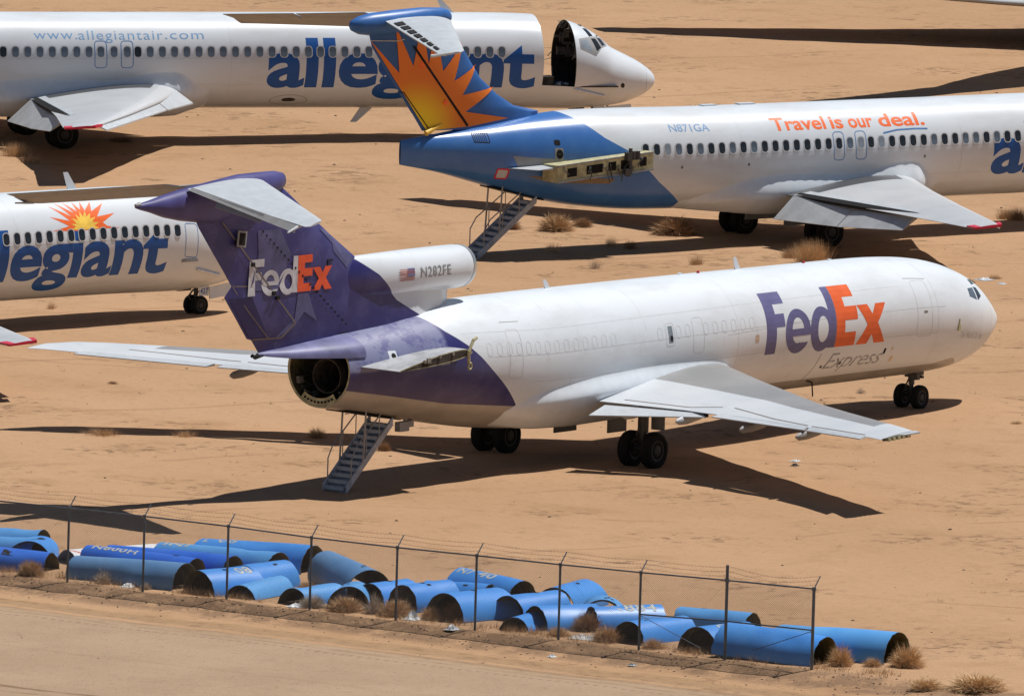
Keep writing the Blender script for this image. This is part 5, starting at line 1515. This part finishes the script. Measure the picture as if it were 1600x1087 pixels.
BUSH = [(x, y, wd * 1.3, hh * 1.2, lab, st, m_, de * 1.7) for x, y, wd, hh, lab, st, m_, de in BUSH]
def gpx(px, py):      # where a photographed ground point stands
    d = AX_F + AX_R * ((px - 800) / 25443.6) - AX_U * ((py - 543.5) / 25443.6)
    t = -CAM.z / d.z
    p = CAM + d * t
    return p.x, p.y
for (px, py, wd, hh, lab, st, m_, de) in [
 (870, 345, 2.2, .95, 'large tan tumbleweed beside the foot of the blue jet tail stairs', 'tumble', 0, 2.0),
 (800, 342, 1.1, .6, 'dark bush behind the blue jet tail stairs', 'tumble', 3, 1.4),
 (910, 340, 1.3, .55, 'brown bush under the blue belly right of the tumbleweed', 'tumble', 3, 1.4),
 (1055, 352, 2.6, .95, 'dark reddish bush under the blue paint edge of the belly', 'tumble', 3, 2.0),
 (1268, 399, 1.3, 1.05, 'tall yellow grass clump by the right main wheels', 'grass', 2, 1.2),
 (1236, 390, .9, .5, 'thin dry clump left of the yellow grass', 'grass', 0, .6),
 (985, 372, .8, .5, 'dark tuft on the shadow edge under the blue jet', 'tumble', 3, .8),
 (955, 368, .6, .45, 'thin upright tuft in sunlight under the blue jet', 'grass', 0, .35),
 (865, 375, .7, .4, 'pale thin tuft right of the tail stairs', 'grass', 2, .3),
 (930, 402, .5, .5, 'sparse upright weed at the lower shadow edge', 'grass', 1, .25),
 (1088, 398, .6, .4, 'small tan weed above the cargo jet roof', 'grass', 0, .5),
 (1590, 335, .9, .6, 'reddish bush at the right edge behind the wing tip', 'grass', 3, .8),
 (1570, 333, .7, .5, 'thin bush left of the right edge one', 'grass', 0, .6),
 (495, 680, 1.0, .5, 'tan bush on the wing shadow left of the cargo stairs', 'tumble', 0, 1.2),
 (600, 700, .8, .5, 'dark tuft right behind the cargo stairs', 'tumble', 3, 1.0),
 (176, 599, .6, .18, 'flat brown weed alone on the sand at left', 'tumble', 3, .8),
 (160, 676, 1.2, .35, 'thin grass on the left wing shadow edge', 'grass', 0, .5),
 (290, 680, .9, .3, 'thin grass further along the left wing shadow', 'grass', 0, .3),
 (1345, 622, .6, .3, 'bare twigs left of the cargo jet nose wheels', 'tumble', 1, .4),
 (1458, 634, .5, .18, 'straw tuft right of the cargo jet nose wheels', 'tumble', 2, .8),
 (1588, 668, .7, .2, 'small tuft at the right edge level with the wing tip', 'tumble', 0, .6),
 (1555, 425, 1.0, .25, 'flat straw patch right of the cargo jet nose', 'tumble', 0, .7),
 (25, 235, 1.1, .7, 'yellow thorny bush below the upper left jet wheels', 'grass', 2, .7),
 (50, 245, .9, .4, 'low thorny bush right of the yellow one at upper left', 'grass', 0, .5),
 (190, 212, 1.6, .3, 'dark low scrub by the upper left jet wheels', 'tumble', 3, 1.0),
 (80, 487, .4, .35, 'thin weed under the left jet belly', 'grass', 0, .3),
]:
    x_, y_ = gpx(px, py)
    BUSH.append((x_, y_, wd, hh, lab, st, m_, de))
for b in BUSH: bush(*b)

# ------------------------------------------------------------------ plastic and scrap
PLS = simple('white_plastic', (.60, .61, .61), .5, var=.15, scale=8)
def scrap(x, y, wd, hh, label, mat=PLS, cat='plastic', name='plastic_scrap', seed=1):
    rnd = random.Random(seed); n = 9; V = []
    for j in range(n):
        for i in range(n):
            u, v = i / (n - 1) - .5, j / (n - 1) - .5
            e = max(0, 1 - (2 * math.hypot(u, v)) ** 2)
            V.append((u * wd + rnd.uniform(-.05, .05) * wd, v * wd * .8 + rnd.uniform(-.05, .05) * wd, hh * .7 * e * rnd.uniform(.1, 1) + .01))
    F_ = [(j * n + i, j * n + i + 1, (j + 1) * n + i + 1, (j + 1) * n + i) for j in range(n - 1) for i in range(n - 1)]
    o = obj(name, V, F_, mat); o.location = (x, y, tz(x, y)); tag(o, label, cat, 'litter along the fence'); return o
scrap(-60.9, -10.6, .55, .20, 'white plastic tucked under the long smooth tube', seed=1)
scrap(-60.75, -11.15, .35, .12, 'smaller white plastic right of the first piece', seed=2)
scrap(-61.0, -16.9, .7, .22, 'white plastic sheet at the mouth of the low pale shell', seed=3)
scrap(-60.9, -20.95, .6, .4, 'pale torn plastic leaning by the middle fence post', seed=4)
scrap(-61.9, -23.1, .45, .25, 'white scrap at the foot of a middle fence post', seed=5)
scrap(-60.85, -26.9, .6, .25, 'white plastic at the fence post left of the N884 shell', seed=6)
scrap(-60.7, -27.35, .8, .3, 'larger white plastic heap before the N884 shell', seed=7)
scrap(-63.2, -27.6, .25, .15, 'small white litter on the road verge', seed=8)
scrap(-63.0, -30.3, .3, .12, 'grey litter on the fence shadow near right posts', M['mgrey'], seed=9)
scrap(*gpx(1538, 428), .7, .15, 'grey metal scrap right of the cargo jet nose', M['lgrey'], 'scrap', 'metal_scrap', 10)
scrap(*gpx(1243, 719), .35, .1, 'white scrap on open sand below the cargo wing', PLS, 'scrap', 'metal_scrap', 11)
scrap(*gpx(1242, 727), .3, .12, 'dark clod below the white scrap', M['cavity'], 'stone', 'dirt_clod', 12)
scrap(*gpx(1566, 435), .35, .1, 'small grey scrap at right of the metal scrap', M['lgrey'], 'scrap', 'metal_scrap', 13)

# ------------------------------------------------------------------ scattered stones and stubble
def scatter():
    rnd = random.Random(42); V = []; F_ = []
    def blob(x, y, r):
        b = len(V); z = tz(x, y)
        pts = [(-1, -1, 0), (1, -1, 0), (1, 1, 0), (-1, 1, 0), (-.5, -.5, .8), (.6, -.4, .7), (.5, .6, .9), (-.6, .4, .7)]
        for q in pts: V.append((x + q[0] * r * rnd.uniform(.6, 1.2), y + q[1] * r * rnd.uniform(.6, 1.2), z - .01 + q[2] * r * rnd.uniform(.5, 1)))
        F_.extend([tuple(b + i for i in f) for f in ((4, 5, 6, 7), (0, 1, 5, 4), (1, 2, 6, 5), (2, 3, 7, 6), (3, 0, 4, 7))])
    for _ in range(2600):
        u = rnd.uniform(-19, 19); v = rnd.uniform(-66, 130); p = ORI + RG * u + FG * v
        if noise.noise(Vector((p.x * .12, p.y * .12, 4))) + rnd.uniform(-.5, .5) < -.05: continue
        blob(p.x, p.y, rnd.uniform(.012, .035) if rnd.random() < .9 else rnd.uniform(.04, .07))
    for _ in range(1500):
        blob(rnd.uniform(-86, -64.8), rnd.uniform(-45, 5), rnd.uniform(.012, .03))
    for _ in range(900):
        y = rnd.uniform(-42, 2); x = -62.3 + rnd.gauss(0, .9); blob(x, y, rnd.uniform(.015, .05))
    tag(obj('stones', V, F_, simple('dark_stones', (.13, .085, .055), .95, var=.4, scale=20)), kind='stuff')
    V = []; F_ = []
    for _ in range(260):
        u = rnd.uniform(-19, 19); v = rnd.uniform(-60, 120); p = ORI + RG * u + FG * v
        if noise.noise(Vector((p.x * .07, p.y * .07, 9))) < .0: continue
        z = tz(p.x, p.y)
        for _k in range(14):
            a = rnd.uniform(0, 6.28); r = rnd.uniform(0, .22); q = Vector((p.x + r * math.cos(a), p.y + r * math.sin(a), z - .01))
            t = q + Vector((rnd.uniform(-.12, .12), rnd.uniform(-.12, .12), rnd.uniform(.02, .13))); s_ = Vector((rnd.uniform(-1, 1), rnd.uniform(-1, 1), 0)).normalized() * .008
            b = len(V); V += [tuple(q - s_), tuple(q + s_), tuple(t)]; F_.append((b, b + 1, b + 2))
    for _ in range(1500):      # stubble on the fence berm
        y = rnd.uniform(-42, 2); x = -62.0 + rnd.gauss(0, .5); z = tz(x, y); q = Vector((x, y, z - .01))
        t = q + Vector((rnd.uniform(-.15, .15), rnd.uniform(-.15, .15), rnd.uniform(.02, .16))); s_ = Vector((rnd.uniform(-1, 1), rnd.uniform(-1, 1), 0)).normalized() * .008
        b = len(V); V += [tuple(q - s_), tuple(q + s_), tuple(t)]; F_.append((b, b + 1, b + 2))
    for _ in range(420):       # wispy tufts between the fence and the shells
        y = rnd.uniform(-38, 1); x = rnd.uniform(-61.4, -60.6)
        if noise.noise(Vector((y * .6, 1.7, 3))) < -.15: continue
        z = tz(x, y)
        for _k in range(16):
            q = Vector((x + rnd.gauss(0, .09), y + rnd.gauss(0, .09), z - .02)); t = q + Vector((rnd.gauss(0, .1), rnd.gauss(0, .1), rnd.uniform(.08, .32))); s_ = Vector((rnd.uniform(-1, 1), rnd.uniform(-1, 1), 0)).normalized() * .006
            b = len(V); V += [tuple(q - s_), tuple(q + s_), tuple(t)]; F_.append((b, b + 1, b + 2))
    tag(obj('dry_grass', V, F_, TW[0]), kind='stuff')
scatter()
